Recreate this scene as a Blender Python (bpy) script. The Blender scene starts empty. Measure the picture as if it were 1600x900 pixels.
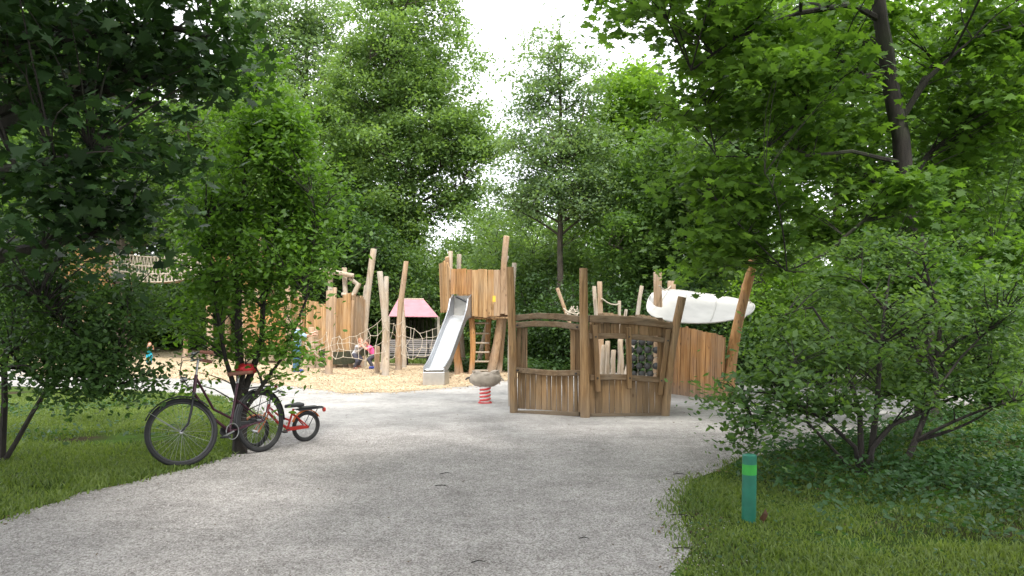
import bpy, math, random
import numpy as np
from mathutils import Vector, Matrix, Euler
R = math.radians
rng = np.random.default_rng(7)
random.seed(7)
sc = bpy.context.scene

# ---------------------------------------------------------------- camera, world, sun, exposure
F, CX, HY, CH = 1300.0, 800.0, 485.0, 1.6
cam = bpy.data.objects.new('camera', bpy.data.cameras.new('camera'))
sc.collection.objects.link(cam)
cam.location = (0, 0, CH); cam.rotation_euler = (R(90), 0, 0)
cam.data.sensor_width = 36; cam.data.lens = 36 * F / 1600
cam.data.shift_y = 35 / 1600
cam.data.clip_start = .05; cam.data.clip_end = 2000
sc.camera = cam

SUN_EL, SUN_AZ = 57, 157          # azimuth the sun stands at, clockwise from +Y (behind the camera, to the right)
w = bpy.data.worlds.new('World'); sc.world = w; w.use_nodes = True
nt = w.node_tree; N = nt.nodes; L = nt.links
bg = N['Background']; bg.inputs['Strength'].default_value = .12
sky = N.new('ShaderNodeTexSky'); sky.sky_type = 'NISHITA'; sky.sun_disc = False
sky.sun_elevation = R(SUN_EL); sky.sun_rotation = R(SUN_AZ)
tc = N.new('ShaderNodeTexCoord'); no = N.new('ShaderNodeTexNoise'); no.inputs['Scale'].default_value = 2.2; no.inputs['Detail'].default_value = 6
rp = N.new('ShaderNodeValToRGB'); rp.color_ramp.elements[0].position = .30; rp.color_ramp.elements[0].color = (.72,.72,.72,1)
rp.color_ramp.elements[1].position = .6; rp.color_ramp.elements[1].color = (1,1,1,1)
mx = N.new('ShaderNodeMix'); mx.data_type = 'RGBA'
L.new(tc.outputs['Generated'], no.inputs['Vector']); L.new(no.outputs['Fac'], rp.inputs['Fac'])
L.new(rp.outputs['Color'], mx.inputs['Factor']); L.new(sky.outputs['Color'], mx.inputs['A'])
mx.inputs['B'].default_value = (11.5, 11.7, 12.0, 1)      # thin bright cloud
L.new(mx.outputs['Result'], bg.inputs['Color'])

sl = bpy.data.lights.new('sun', 'SUN'); sl.energy = 2.5; sl.angle = R(5); sl.color = (1, .965, .90)
so = bpy.data.objects.new('sun', sl); sc.collection.objects.link(so)
az, el = R(SUN_AZ), R(SUN_EL)
sd = Vector((math.sin(az) * math.cos(el), math.cos(az) * math.cos(el), math.sin(el)))
so.rotation_euler = sd.to_track_quat('Z', 'Y').to_euler(); so.location = sd * 60

vs = sc.view_settings; vs.view_transform = 'Standard'; vs.look = 'None'; vs.gamma = 1; vs.use_curve_mapping = False
vs.exposure = .96
cy = sc.cycles; cy.use_denoising = True; cy.max_bounces = 8; cy.diffuse_bounces = 4; cy.transmission_bounces = 4; cy.transparent_max_bounces = 4
cy.sample_clamp_indirect = 8

# ---------------------------------------------------------------- helpers
def P(px, py, d): return Vector(((px - CX) / F * d, d, CH + (HY - py) / F * d))
def G(px, py):                                    # ground point seen at a pixel
    d = F * CH / (py - HY); return Vector(((px - CX) / F * d, d, 0))

def tag(o, label=None, cat=None, group=None, kind=None):
    if label: o['label'] = label
    if cat: o['category'] = cat
    if group: o['group'] = group
    if kind: o['kind'] = kind
    return o
def thing(name, label, cat, loc=(0,0,0), group=None, rot=None):
    o = bpy.data.objects.new(name, None); sc.collection.objects.link(o)
    o.location = loc; o.empty_display_size = .1
    if rot: o.rotation_euler = rot
    return tag(o, label, cat, group)

def link(name, me, mat, parent=None, local=False, loc=None):
    o = bpy.data.objects.new(name, me); sc.collection.objects.link(o)
    for m in (mat if isinstance(mat, (list, tuple)) else [mat]): me.materials.append(m)
    if parent is not None:
        o.parent = parent
        if not local:
            r = parent
            off = Vector((0,0,0))
            while r is not None: off += r.location; r = r.parent
            me.transform(Matrix.Translation(-off))
    elif loc is not None:
        me.transform(Matrix.Translation(-Vector(loc))); o.location = loc
    return o

class MB:
    def __init__(s): s.v = []; s.f = []; s.m = []
    def add(s, vs, fs, mi=0):
        b = len(s.v); s.v += [tuple(v) for v in vs]; s.f += [tuple(b + i for i in f) for f in fs]; s.m += [mi] * len(fs)
    def tube(s, pts, rad, sides=8, cap=True, mi=0, flat=1.0, lump=0.0, capmi=None):
        pts = [Vector(p) for p in pts]; n = len(pts)
        if not isinstance(rad, (list, tuple)): rad = [rad] * n
        vs = []; u = None
        ph = random.random() * 6
        for i, p in enumerate(pts):
            t = (pts[min(i + 1, n - 1)] - pts[max(i - 1, 0)]).normalized()
            if u is None: u = t.orthogonal().normalized()
            u = (u - t * u.dot(t)).normalized(); v = t.cross(u)
            for k in range(sides):
                a = 2 * math.pi * k / sides
                rr = rad[i] * (1 + lump * (.5 * math.sin(2 * a + ph + i * .35) + .35 * math.sin(3 * a + ph * 2 - i * .5) + random.uniform(-.25, .25)))
                vs.append(p + u * math.cos(a) * rr + v * math.sin(a) * rr * flat)
        fs = [(i * sides + k, i * sides + (k + 1) % sides, (i + 1) * sides + (k + 1) % sides, (i + 1) * sides + k) for i in range(n - 1) for k in range(sides)]
        s.add(vs, fs, mi)
        if cap:
            b = len(s.v) - n * sides
            s.f.append(tuple(b + k for k in reversed(range(sides)))); s.m.append(mi)
            s.f.append(tuple(b + (n - 1) * sides + k for k in range(sides))); s.m.append(mi if capmi is None else capmi)
        return s
    def log(s, a, b, r0, r1, bend=.03, sides=12, n=9, lump=.10):
        a, b = Vector(a), Vector(b); ln = (b - a).length; d = (b - a).normalized(); o = d.orthogonal().normalized(); q = d.cross(o)
        an = random.random() * 6; f1 = random.uniform(.8, 1.5)
        pts = []; rad = []
        for i in range(n):
            t = i / (n - 1)
            k = math.sin(t * math.pi * f1) * bend * ln * .5 + random.uniform(-.004, .004)
            pts.append(a + (b - a) * t + (o * math.cos(an) + q * math.sin(an)) * k); rad.append((r0 + (r1 - r0) * t) * random.uniform(.95, 1.05))
        end = pts[-1]; pts.append(end + d * .015); rad.append(rad[-1] * .86)
        return s.tube(pts, rad, sides, lump=lump, capmi=1)
    def box(s, c, size, M=None):
        c = Vector(c); x, y, z = [k / 2 for k in size]
        vs = [Vector((i * x, j * y, k * z)) for i in (-1, 1) for j in (-1, 1) for k in (-1, 1)]
        vs = [(M @ v if M is not None else v) + c for v in vs]
        s.add(vs, [(0,1,3,2), (4,6,7,5), (0,4,5,1), (2,3,7,6), (0,2,6,4), (1,5,7,3)]); return s
    def prism(s, poly, nrm):
        poly = [Vector(p) for p in poly]; n = len(poly); nrm = Vector(nrm)
        s.add(poly + [p + nrm for p in poly], [tuple(reversed(range(n))), tuple(range(n, 2 * n))] + [(k, (k + 1) % n, n + (k + 1) % n, n + k) for k in range(n)]); return s
    def torus(s, c, ax, R0, r, n=40, m=8, sx=1.0):
        c = Vector(c); ax = Vector(ax).normalized(); u = ax.orthogonal().normalized(); v = ax.cross(u); vs = []
        for i in range(n):
            a = 2 * math.pi * i / n; d = u * math.cos(a) + v * math.sin(a)
            for k in range(m):
                b = 2 * math.pi * k / m; vs.append(c + d * (R0 + r * math.cos(b)) + ax * r * sx * math.sin(b))
        s.add(vs, [(i * m + k, i * m + (k + 1) % m, ((i + 1) % n) * m + (k + 1) % m, ((i + 1) % n) * m + k) for i in range(n) for k in range(m)]); return s
    def ball(s, c, r, n=10, m=7, M=None, noise=0):
        c = Vector(c); r = (r, r, r) if isinstance(r, (int, float)) else r; vs = [(0, 0, 1)]
        for j in range(1, m):
            t = math.pi * j / m
            for i in range(n):
                a = 2 * math.pi * i / n; vs.append((math.sin(t) * math.cos(a), math.sin(t) * math.sin(a), math.cos(t)))
        vs.append((0, 0, -1)); out = []
        for v in vs:
            k = 1 + random.uniform(-noise, noise); q = Vector((v[0] * r[0] * k, v[1] * r[1] * k, v[2] * r[2] * k)); out.append((M @ q if M is not None else q) + c)
        fs = [(0, 1 + i, 1 + (i + 1) % n) for i in range(n)]
        for j in range(m - 2): fs += [(1 + j * n + i, 1 + (j + 1) * n + i, 1 + (j + 1) * n + (i + 1) % n, 1 + j * n + (i + 1) % n) for i in range(n)]
        e = len(vs) - 1; b = 1 + (m - 2) * n; fs += [(e, b + (i + 1) % n, b + i) for i in range(n)]
        s.add(out, fs); return s
    def build(s, name, mat, parent=None, smooth=False, bevel=0, local=False, loc=None):
        me = bpy.data.meshes.new(name); me.from_pydata(s.v, [], s.f)
        o = link(name, me, mat, parent, local, loc)
        if any(s.m) and len(me.materials) > 1: me.polygons.foreach_set('material_index', [min(m, len(me.materials) - 1) for m in s.m])
        if smooth:
            me.shade_smooth()
            me.set_sharp_from_angle(angle=R(50))
        if bevel:
            b = o.modifiers.new('b', 'BEVEL'); b.width = bevel; b.segments = 2; b.limit_method = 'ANGLE'; b.angle_limit = R(40)
        me.update(); return o

def npmesh(name, V, k, faces_per, nf):
    """V: (n,k,3) vertices of n equal pieces; faces_per: list of index tuples within a piece"""
    n = V.shape[0]; me = bpy.data.meshes.new(name)
    me.vertices.add(n * k); me.vertices.foreach_set('co', V.reshape(-1).astype(np.float32))
    loops = np.concatenate([np.array(f) for f in faces_per]); lens = np.array([len(f) for f in faces_per])
    li = (np.arange(n)[:, None] * k + loops[None, :]).reshape(-1)
    me.loops.add(len(li)); me.loops.foreach_set('vertex_index', li.astype(np.int32))
    st = np.concatenate([[0], np.cumsum(np.tile(lens, n))[:-1]])
    me.polygons.add(n * len(lens)); me.polygons.foreach_set('loop_start', st.astype(np.int32))
    me.update(calc_edges=True); me.validate(); return me

# ---------------------------------------------------------------- materials
def newmat(name):
    m = bpy.data.materials.new(name); m.use_nodes = True; t = m.node_tree
    return m, t.nodes, t.links, t.nodes['Principled BSDF']
def ramp(N, els):
    r = N.new('ShaderNodeValToRGB'); e = r.color_ramp.elements
    while len(e) < len(els): e.new(.5)
    for q, (p, c) in zip(e, els): q.position = p; q.color = (*c, 1)
    return r
def mixc(N, L, a, b, f, mode='MIX'):
    x = N.new('ShaderNodeMix'); x.data_type = 'RGBA'; x.blend_type = mode
    for s, v in (('Factor', f), ('A', a), ('B', b)):
        if hasattr(v, 'is_linked') or hasattr(v, 'links'): L.new(v, x.inputs[s])
        else: x.inputs[s].default_value = v if s == 'Factor' else (*v, 1)
    return x.outputs['Result']
def noise(N, L, scale, detail=4, vec=None, rough=.55):
    n = N.new('ShaderNodeTexNoise'); n.inputs['Scale'].default_value = scale; n.inputs['Detail'].default_value = detail; n.inputs['Roughness'].default_value = rough
    if vec is not None: L.new(vec, n.inputs['Vector'])
    return n.outputs['Fac']
def coords(N, L, scale=(1,1,1), kind='Object'):
    t = N.new('ShaderNodeTexCoord'); m = N.new('ShaderNodeMapping'); m.inputs['Scale'].default_value = scale
    L.new(t.outputs[kind], m.inputs['Vector']); return m.outputs['Vector']
def bump(N, L, b, h, dist=.01, st=.6):
    x = N.new('ShaderNodeBump'); x.inputs['Distance'].default_value = dist; x.inputs['Strength'].default_value = st
    L.new(h, x.inputs['Height']); L.new(x.outputs['Normal'], b.inputs['Normal']); return x

def wood(name, c1, c2, grey=(.27,.25,.22), greyf=.5, axis='z', var=.35, rough=.82):
    m, N, L, b = newmat(name)
    s = {'z': (30, 30, 1.6), 'x': (1.6, 30, 30), 'y': (30, 1.6, 30)}[axis]
    v = coords(N, L, s); g = noise(N, L, 1.0, 6, v, .65)
    r = ramp(N, [(.28, [k * .55 for k in c1]), (.45, c1), (.68, c2)]); L.new(g, r.inputs['Fac'])
    v2 = coords(N, L, (1.4, 1.4, .9)); g2 = noise(N, L, 1.7, 5, v2); r2 = ramp(N, [(.42, (0,0,0)), (.66, (greyf,)*3)]); L.new(g2, r2.inputs['Fac'])
    c = mixc(N, L, r.outputs['Color'], grey, r2.outputs['Color'])
    sc2 = tuple(k * (2.2 if k > 5 else .55) for k in s); ck = noise(N, L, 1.0, 3, coords(N, L, sc2), .5); r3 = ramp(N, [(.30, (.85,)*3), (.37, (0,0,0))]); L.new(ck, r3.inputs['Fac'])
    c = mixc(N, L, c, (.045,.033,.022), r3.outputs['Color'])
    kv = N.new('ShaderNodeTexVoronoi'); kv.inputs['Scale'].default_value = 1.0; L.new(coords(N, L, tuple(5.5 if k > 5 else 2.6 for k in s)), kv.inputs['Vector']); r4 = ramp(N, [(.05, (.75,)*3), (.11, (0,0,0))]); L.new(kv.outputs['Distance'], r4.inputs['Fac'])
    c = mixc(N, L, c, (.09,.05,.025), r4.outputs['Color'])
    sp = N.new('ShaderNodeSeparateXYZ'); L.new(coords(N, L), sp.inputs['Vector']); zf = N.new('ShaderNodeMath'); zf.operation = 'MULTIPLY_ADD'; zf.inputs[1].default_value = .7; L.new(g2, zf.inputs[0]); L.new(sp.outputs['Z'], zf.inputs[2])
    r5 = ramp(N, [(.38, (.6,)*3), (.66, (0,0,0))]); L.new(zf.outputs['Value'], r5.inputs['Fac']); c = mixc(N, L, c, [k * .8 for k in grey], r5.outputs['Color'])
    geo = N.new('ShaderNodeNewGeometry'); mr = N.new('ShaderNodeMapRange'); mr.inputs['To Min'].default_value = 1 - var; mr.inputs['To Max'].default_value = 1 + var * .6
    L.new(geo.outputs['Random Per Island'], mr.inputs['Value'])
    cmb = N.new('ShaderNodeCombineColor'); [L.new(mr.outputs['Result'], cmb.inputs[k]) for k in range(3)]
    c = mixc(N, L, c, cmb.outputs['Color'], 1.0, 'MULTIPLY'); L.new(c, b.inputs['Base Color'])
    b.inputs['Roughness'].default_value = rough; b.inputs['Specular IOR Level'].default_value = .25
    bump(N, L, b, g, .006, .7); return m

def plain(name, col, rough=.6, metal=0, spec=.5, nz=.12, scale=14, bmp=0):
    m, N, L, b = newmat(name)
    v = coords(N, L); g = noise(N, L, scale, 4, v)
    r = ramp(N, [(.3, [k * (1 - nz) for k in col]), (.7, [min(1, k * (1 + nz)) for k in col])]); L.new(g, r.inputs['Fac'])
    L.new(r.outputs['Color'], b.inputs['Base Color']); b.inputs['Roughness'].default_value = rough; b.inputs['Metallic'].default_value = metal; b.inputs['Specular IOR Level'].default_value = spec
    if bmp: bump(N, L, b, g, bmp, .5)
    return m

def leaf(name, dark, light, trans=.45, yellow=None):
    m, N, L, b = newmat(name)
    geo = N.new('ShaderNodeNewGeometry'); v = coords(N, L); g = noise(N, L, .55, 3, v)
    r = ramp(N, [(0, dark), (1, light)])
    md = N.new('ShaderNodeMath'); md.operation = 'MULTIPLY_ADD'; md.inputs[1].default_value = .55; L.new(geo.outputs['Random Per Island'], md.inputs[0])
    m2 = N.new('ShaderNodeMapRange'); m2.inputs['From Min'].default_value = .35; m2.inputs['From Max'].default_value = .68; m2.inputs['To Max'].default_value = .45; L.new(g, m2.inputs['Value']); L.new(m2.outputs['Result'], md.inputs[2])
    L.new(md.outputs['Value'], r.inputs['Fac'])
    c = r.outputs['Color']
    L.new(c, b.inputs['Base Color']); b.inputs['Roughness'].default_value = .5; b.inputs['Specular IOR Level'].default_value = .35
    tr = N.new('ShaderNodeBsdfTranslucent'); cc = mixc(N, L, c, (1.5, 1.55, .55), 1.0, 'MULTIPLY'); L.new(cc, tr.inputs['Color'])
    ms = N.new('ShaderNodeMixShader'); ms.inputs['Fac'].default_value = trans
    L.new(b.outputs['BSDF'], ms.inputs[1]); L.new(tr.outputs['BSDF'], ms.inputs[2]); L.new(ms.outputs['Shader'], N['Material Output'].inputs['Surface'])
    return m

def bark(name, c1, c2):
    m, N, L, b = newmat(name); v = coords(N, L, (14, 14, 3)); g = noise(N, L, 1.2, 7, v, .7)
    r = ramp(N, [(.3, c1), (.7, c2)]); L.new(g, r.inputs['Fac'])
    g2 = noise(N, L, 1.1, 4, coords(N, L)); r2 = ramp(N, [(.5, (0,0,0)), (.7, (.45,)*3)]); L.new(g2, r2.inputs['Fac'])
    L.new(mixc(N, L, r.outputs['Color'], (.05,.065,.03), r2.outputs['Color']), b.inputs['Base Color']); b.inputs['Roughness'].default_value = .95
    bump(N, L, b, g, .03, .9); return m

M = {}
M['old_v'] = wood('weathered_wood_upright', (.21,.122,.056), (.35,.222,.108), (.235,.185,.13), .45, 'z')
M['old_h'] = wood('weathered_wood_level', (.18,.115,.062), (.30,.205,.122), (.215,.175,.13), .6, 'x')
M['new_v'] = wood('fresh_wood_upright', (.38,.21,.085), (.56,.36,.18), (.38,.30,.21), .35, 'z', .3)
M['new_o'] = wood('orange_wood_upright', (.34,.165,.06), (.50,.28,.115), (.27,.23,.19), .35, 'z', .3)
M['pale_v'] = wood('pale_log', (.36,.28,.20), (.50,.41,.31), (.40,.37,.33), .8, 'z', .15)
M['warm_v'] = wood('warm_log', (.34,.22,.13), (.47,.33,.21), (.36,.31,.26), .5, 'z', .15)
M['grey_x'] = wood('grey_slat', (.20,.18,.17), (.30,.28,.265), (.30,.29,.28), .5, 'x', .2)
M['end'] = plain('sawn_end', (.50,.38,.25), .9, nz=.25, scale=40)
M['rope'] = plain('rope', (.46,.40,.32), .9, nz=.2, scale=60)
M['steel'] = plain('brushed_steel', (.80,.82,.85), .36, .85, nz=.05, scale=5)
M['steel_rail'] = plain('shaded_rail_steel', (.42,.43,.45), .45, .85, nz=.1, scale=6)  # darker copy of the slide steel; the rails' shading is in its colour
M['steel_box'] = plain('brushed_steel_panel', (.50,.48,.45), .42, .85, nz=.1, scale=8)
M['dark_metal'] = plain('dark_metal', (.03,.03,.032), .45, .4)
M['rim'] = plain('dull_rim', (.045,.045,.045), .5, .6)
M['chrome'] = plain('chrome', (.30,.30,.30), .35, 1.0, nz=.1)
M['rubber'] = plain('tyre_rubber', (.009,.009,.010), .7, nz=.3)
M['black'] = plain('black_plastic', (.02,.02,.022), .5)
M['purple'] = plain('maroon_paint', (.05,.013,.025), .35, .2, nz=.2)
M['red'] = plain('red_paint', (.38,.02,.012), .35, .1, nz=.15)
M['orange'] = plain('orange_paint', (.50,.13,.02), .35, .1, nz=.15)
M['red_cloth'] = plain('red_cover', (.50,.02,.03), .5, nz=.3, scale=20, bmp=.02)
M['leather'] = plain('brown_leather', (.22,.09,.06), .6, nz=.3)
M['white_spring'] = plain('white_paint', (.75,.73,.71), .5)
M['spring_red'] = plain('spring_red_paint', (.60,.06,.06), .45)
M['canvas'] = plain('white_canvas', (.53,.515,.485), .95, nz=.12, scale=2.2)
M['tarp'] = plain('rose_tarpaulin', (.46,.215,.25), .7, nz=.12, scale=4)
M['green_post'] = plain('teal_green_paint', (.012,.135,.088), .42, nz=.18, scale=9, bmp=.002)
M['lime'] = plain('lime_band', (.03,.30,.04), .45, nz=.1)
M['yellow'] = plain('yellow_plate', (.65,.45,.05), .5)
M['skin'] = plain('skin', (.58,.34,.25), .55, nz=.06)
M['hair'] = plain('brown_hair', (.09,.05,.03), .7, nz=.3, scale=60)
M['fair'] = plain('reddish_hair', (.36,.15,.08), .7, nz=.3, scale=60)
M['blue_shirt'] = plain('pale_blue_checked_cotton', (.30,.44,.58), .85, nz=.45, scale=28)
M['jeans'] = plain('jeans_denim', (.06,.14,.25), .85, nz=.2)
M['shoe'] = plain('blue_shoe', (.02,.05,.30), .6)
M['grey_shirt'] = plain('grey_printed_cotton', (.42,.42,.44), .85, nz=.6, scale=16)
M['pink'] = plain('pink_cotton', (.80,.10,.30), .8, nz=.15)
M['teal'] = plain('teal_cotton', (.01,.26,.34), .8, nz=.15)
M['darkcloth'] = plain('dark_cotton', (.05,.05,.07), .85)
M['ballgrey'] = plain('grey_rubber', (.065,.065,.065), .7, nz=.3)
M['stone'] = plain('carved_wood_grey', (.34,.29,.235), .85, nz=.3, scale=9, bmp=.02)
M['bark'] = bark('bark', (.035,.028,.022), (.10,.08,.06))
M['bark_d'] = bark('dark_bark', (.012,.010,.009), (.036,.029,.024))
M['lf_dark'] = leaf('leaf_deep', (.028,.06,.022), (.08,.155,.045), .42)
M['lf_shade'] = leaf('leaf_shaded_maple', (.013,.033,.012), (.042,.095,.025), .33)  # darker maple leaf: the near crown's shade is put into the colour
M['lf_young'] = leaf('leaf_young', (.05,.11,.02), (.15,.28,.05), .52)
M['lf_maple'] = leaf('leaf_maple', (.045,.10,.022), (.15,.265,.052), .54)
M['lf_mid'] = leaf('leaf_mid', (.05,.105,.032), (.15,.25,.07), .5)
M['lf_light'] = leaf('leaf_light_hazed', (.085,.15,.055), (.23,.34,.13), .5)  # light green, paled further: distance haze is put into the leaf colour
M['lf_blue'] = leaf('leaf_pale_hazed', (.10,.165,.085), (.24,.34,.18), .45)  # pale silvery tone: haze over the trees beyond is painted into the leaves
M['lf_bright'] = leaf('leaf_bright', (.08,.16,.026), (.22,.36,.06), .54)
M['lf_bush'] = leaf('leaf_bush', (.04,.092,.034), (.17,.265,.085), .5)
M['grass'] = leaf('grass_blade', (.06,.108,.025), (.21,.27,.075), .4)
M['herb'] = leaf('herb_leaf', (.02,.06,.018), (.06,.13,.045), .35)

# ---------------------------------------------------------------- ground
def inpoly(x, y, poly):
    px = np.array([p[0] for p in poly]); py = np.array([p[1] for p in poly]); ins = np.zeros(len(x), bool); j = len(poly) - 1
    for i in range(len(poly)):
        c = ((py[i] > y) != (py[j] > y)) & (x < (px[j] - px[i]) * (y - py[i]) / (py[j] - py[i] + 1e-12) + px[i]); ins ^= c; j = i
    return ins
def rough_outline(pts, step=.35, amp=.08):
    out = []
    for i, a in enumerate(pts):
        b = pts[(i + 1) % len(pts)]; n = max(1, int((Vector(b) - Vector(a)).length / step))
        for k in range(min(n, 80)):
            p = Vector(a).lerp(Vector(b), k / min(n, 80)); out.append((p.x + random.uniform(-amp, amp), p.y + random.uniform(-amp, amp)))
    return out
def sheet(name, pts, z, mat, **kw):
    me = bpy.data.meshes.new(name); me.from_pydata([(x, y, z) for x, y in pts], [], [tuple(range(len(pts)))]); me.validate()
    o = link(name, me, mat); tag(o, kind='structure'); return o

def groundmat():
    m, N, L, b = newmat('turf_and_soil'); v = coords(N, L)
    g = noise(N, L, 1.1, 6, v); r = ramp(N, [(.35, (.055,.045,.03)), (.47, (.05,.075,.022)), (.6, (.065,.12,.025)), (.75, (.09,.15,.035))]); L.new(g, r.inputs['Fac'])
    f = noise(N, L, 60, 3, v); c = mixc(N, L, r.outputs['Color'], (.16,.15,.08), f); r2 = ramp(N, [(.5, (0,0,0)), (.75, (.8,)*3)]); L.new(f, r2.inputs['Fac'])
    L.new(mixc(N, L, r.outputs['Color'], (.075,.06,.035), r2.outputs['Color']), b.inputs['Base Color']); b.inputs['Roughness'].default_value = 1; b.inputs['Specular IOR Level'].default_value = 0
    bump(N, L, b, f, .03, .8); return m
def gravelmat():
    m, N, L, b = newmat('fine_gravel'); v = coords(N, L)
    # grains
    vo = N.new('ShaderNodeTexVoronoi'); vo.inputs['Scale'].default_value = 95; L.new(v, vo.inputs['Vector'])
    bw = N.new('ShaderNodeRGBToBW'); L.new(vo.outputs['Color'], bw.inputs['Color'])
    r = ramp(N, [(.15, (.20,.183,.172)), (.45, (.335,.317,.305)), (.8, (.50,.482,.47))]); L.new(bw.outputs['Val'], r.inputs['Fac'])
    # sand: whiter and finer towards the play area
    sp = N.new('ShaderNodeSeparateXYZ'); L.new(v, sp.inputs['Vector'])
    nz = noise(N, L, .45, 5, v); a = N.new('ShaderNodeMath'); a.operation = 'MULTIPLY_ADD'; a.inputs[1].default_value = 5; L.new(nz, a.inputs[0]); L.new(sp.outputs['Y'], a.inputs[2])
    mr = N.new('ShaderNodeMapRange'); mr.interpolation_type = 'SMOOTHSTEP'; mr.inputs['From Min'].default_value = 12.2; mr.inputs['From Max'].default_value = 16.5; L.new(a.outputs['Value'], mr.inputs['Value'])
    fn = noise(N, L, 180, 2, v); rs = ramp(N, [(.3, (.39,.38,.365)), (.7, (.55,.54,.52))]); L.new(fn, rs.inputs['Fac'])
    c = mixc(N, L, r.outputs['Color'], rs.outputs['Color'], mr.outputs['Result'])
    big = noise(N, L, 1.6, 6, v, .6); rb = ramp(N, [(.32, (.76,.75,.74)), (.5, (.96,.95,.94)), (.7, (1.14,1.13,1.12))]); L.new(big, rb.inputs['Fac'])
    c = mixc(N, L, c, rb.outputs['Color'], 1.0, 'MULTIPLY')
    sm = noise(N, L, 9, 5, v, .7); rb2 = ramp(N, [(.35, (.84,.83,.83)), (.65, (1.1,1.1,1.1))]); L.new(sm, rb2.inputs['Fac'])
    c = mixc(N, L, c, rb2.outputs['Color'], 1.0, 'MULTIPLY'); L.new(c, b.inputs['Base Color']); b.inputs['Roughness'].default_value = .95; b.inputs['Specular IOR Level'].default_value = .2
    ad = N.new('ShaderNodeMath'); ad.operation = 'MULTIPLY_ADD'; ad.inputs[1].default_value = 7.0; L.new(sm, ad.inputs[0]); L.new(vo.outputs['Distance'], ad.inputs[2])
    bump(N, L, b, ad.outputs['Value'], .016, .8); return m
def chipmat():
    m, N, L, b = newmat('wood_chips'); v = coords(N, L, (1, 1, 1))
    vo = N.new('ShaderNodeTexVoronoi'); vo.inputs['Scale'].default_value = 26; L.new(coords(N, L, (1, 1.6, 1)), vo.inputs['Vector'])
    bw = N.new('ShaderNodeRGBToBW'); L.new(vo.outputs['Color'], bw.inputs['Color'])
    r = ramp(N, [(.1, (.30,.21,.12)), (.45, (.46,.345,.215)), (.85, (.62,.50,.345))]); L.new(bw.outputs['Val'], r.inputs['Fac'])
    big = noise(N, L, .9, 5, v); rb = ramp(N, [(.35, (.82,.82,.82)), (.65, (1.1,1.1,1.1))]); L.new(big, rb.inputs['Fac'])
    L.new(mixc(N, L, r.outputs['Color'], rb.outputs['Color'], 1.0, 'MULTIPLY'), b.inputs['Base Color']); b.inputs['Roughness'].default_value = .9
    bump(N, L, b, bw.outputs['Val'], .02, .8); return m
M['ground'] = groundmat(); M['gravel'] = gravelmat(); M['chips'] = chipmat()

sheet('ground', [(-300, -100), (300, -100), (300, 600), (-300, 600)], 0, M['ground'])
g = lambda px, py: tuple(G(px, py)[:2])
path_poly = [(-9, -14), (2.2, -14), (1.75, 2), (1.35, 4.2), g(1052, 900), g(1092, 858), g(1066, 815), g(1060, 785), g(1085, 752), g(1150, 722), g(1225, 704), g(1330, 690), g(1420, 660), (9.5, 16), (9.8, 20.5),
             (4, 21.4), (-1, 21.4), (-8, 22), (-16, 23), g(-60, 598), g(120, 610), g(250, 614), g(345, 622), g(395, 645), g(440, 672), g(400, 694), g(372, 706), g(300, 732), g(220, 748), g(125, 771), g(0, 815), (-6, 3.5)]
path_out = rough_outline(path_poly, .25, .05)
sheet('gravel_path', path_out, .004, M['gravel'])
chip_poly = [g(60, 588), g(200, 590), g(300, 592), g(380, 597), g(470, 605), g(540, 615), g(620, 613), g(700, 606), g(760, 600), g(805, 592), (1.2, 22.5), g(700, 571), g(600, 567), g(480, 560), g(400, 552), g(300, 543), g(120, 543), g(30, 560)]
chip_out = rough_outline(chip_poly, .3, .10)
sheet('wood_chip_bed', chip_out, .012, M['chips'])
# low board edging behind the chip bed
def scatter_poly(n, box, poly):
    x = rng.uniform(box[0], box[1], n); y = rng.uniform(box[2], box[3], n); k = inpoly(x, y, poly); return x[k], y[k]

# loose chips lying over the edges
def flat_bits(name, label, cat, x, y, size, mat, zoff=.012, asp=.4, thick=.3):
    n = len(x); a = rng.uniform(0, 2*np.pi, n); s = size * rng.uniform(.5, 1.4, n); t = rng.normal(0, .25, (n, 2))
    d = np.stack([np.cos(a), np.sin(a), t[:, 0]], 1); e = np.stack([-np.sin(a), np.cos(a), t[:, 1]], 1) * asp
    c = np.stack([x, y, np.full(n, zoff) + s * .15], 1); V = np.empty((n, 5, 3)); s3 = s[:, None] / 2
    V[:, 0] = c - d * s3; V[:, 1] = c - e * s3; V[:, 2] = c + d * s3; V[:, 3] = c + e * s3; V[:, 4] = c + np.array([0, 0, 1]) * s3 * thick
    me = npmesh(name, V, 5, [(0,1,4), (1,2,4), (2,3,4), (3,0,4)], 4)
    o = link(name, me, mat); tag(o, label, cat, kind='stuff'); return o
ex, ey = [], []
for i in range(len(chip_out)):
    a, b = chip_out[i], chip_out[(i + 1) % len(chip_out)]
    if max(a[1], b[1]) < 24:
        for _ in range(45): t = random.random(); ex.append(a[0] + (b[0]-a[0])*t + random.gauss(0, .22)); ey.append(a[1] + (b[1]-a[1])*t + random.gauss(0, .22))
x, y = scatter_poly(26000, (-9, 1.5, 16, 23), chip_poly)
flat_bits('wood_chips', 'loose pale wood chips scattered over the play bed', 'wood chips', np.concatenate([np.array(ex), x]), np.concatenate([np.array(ey), y]), .052, M['chips'])
x, y = scatter_poly(42000, (-4, 4, 4.2, 11), path_poly)
k = rng.uniform(0, 1, len(x)) < np.clip((11 - y) / 6, .12, 1)
M['pebble'] = plain('pebble', (.38,.36,.345), .9, nz=.45, scale=30)
flat_bits('gravel', 'small grey pebbles lying over the path', 'gravel', x[k], y[k], .011, M['pebble'], .004, .8, .9)

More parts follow.
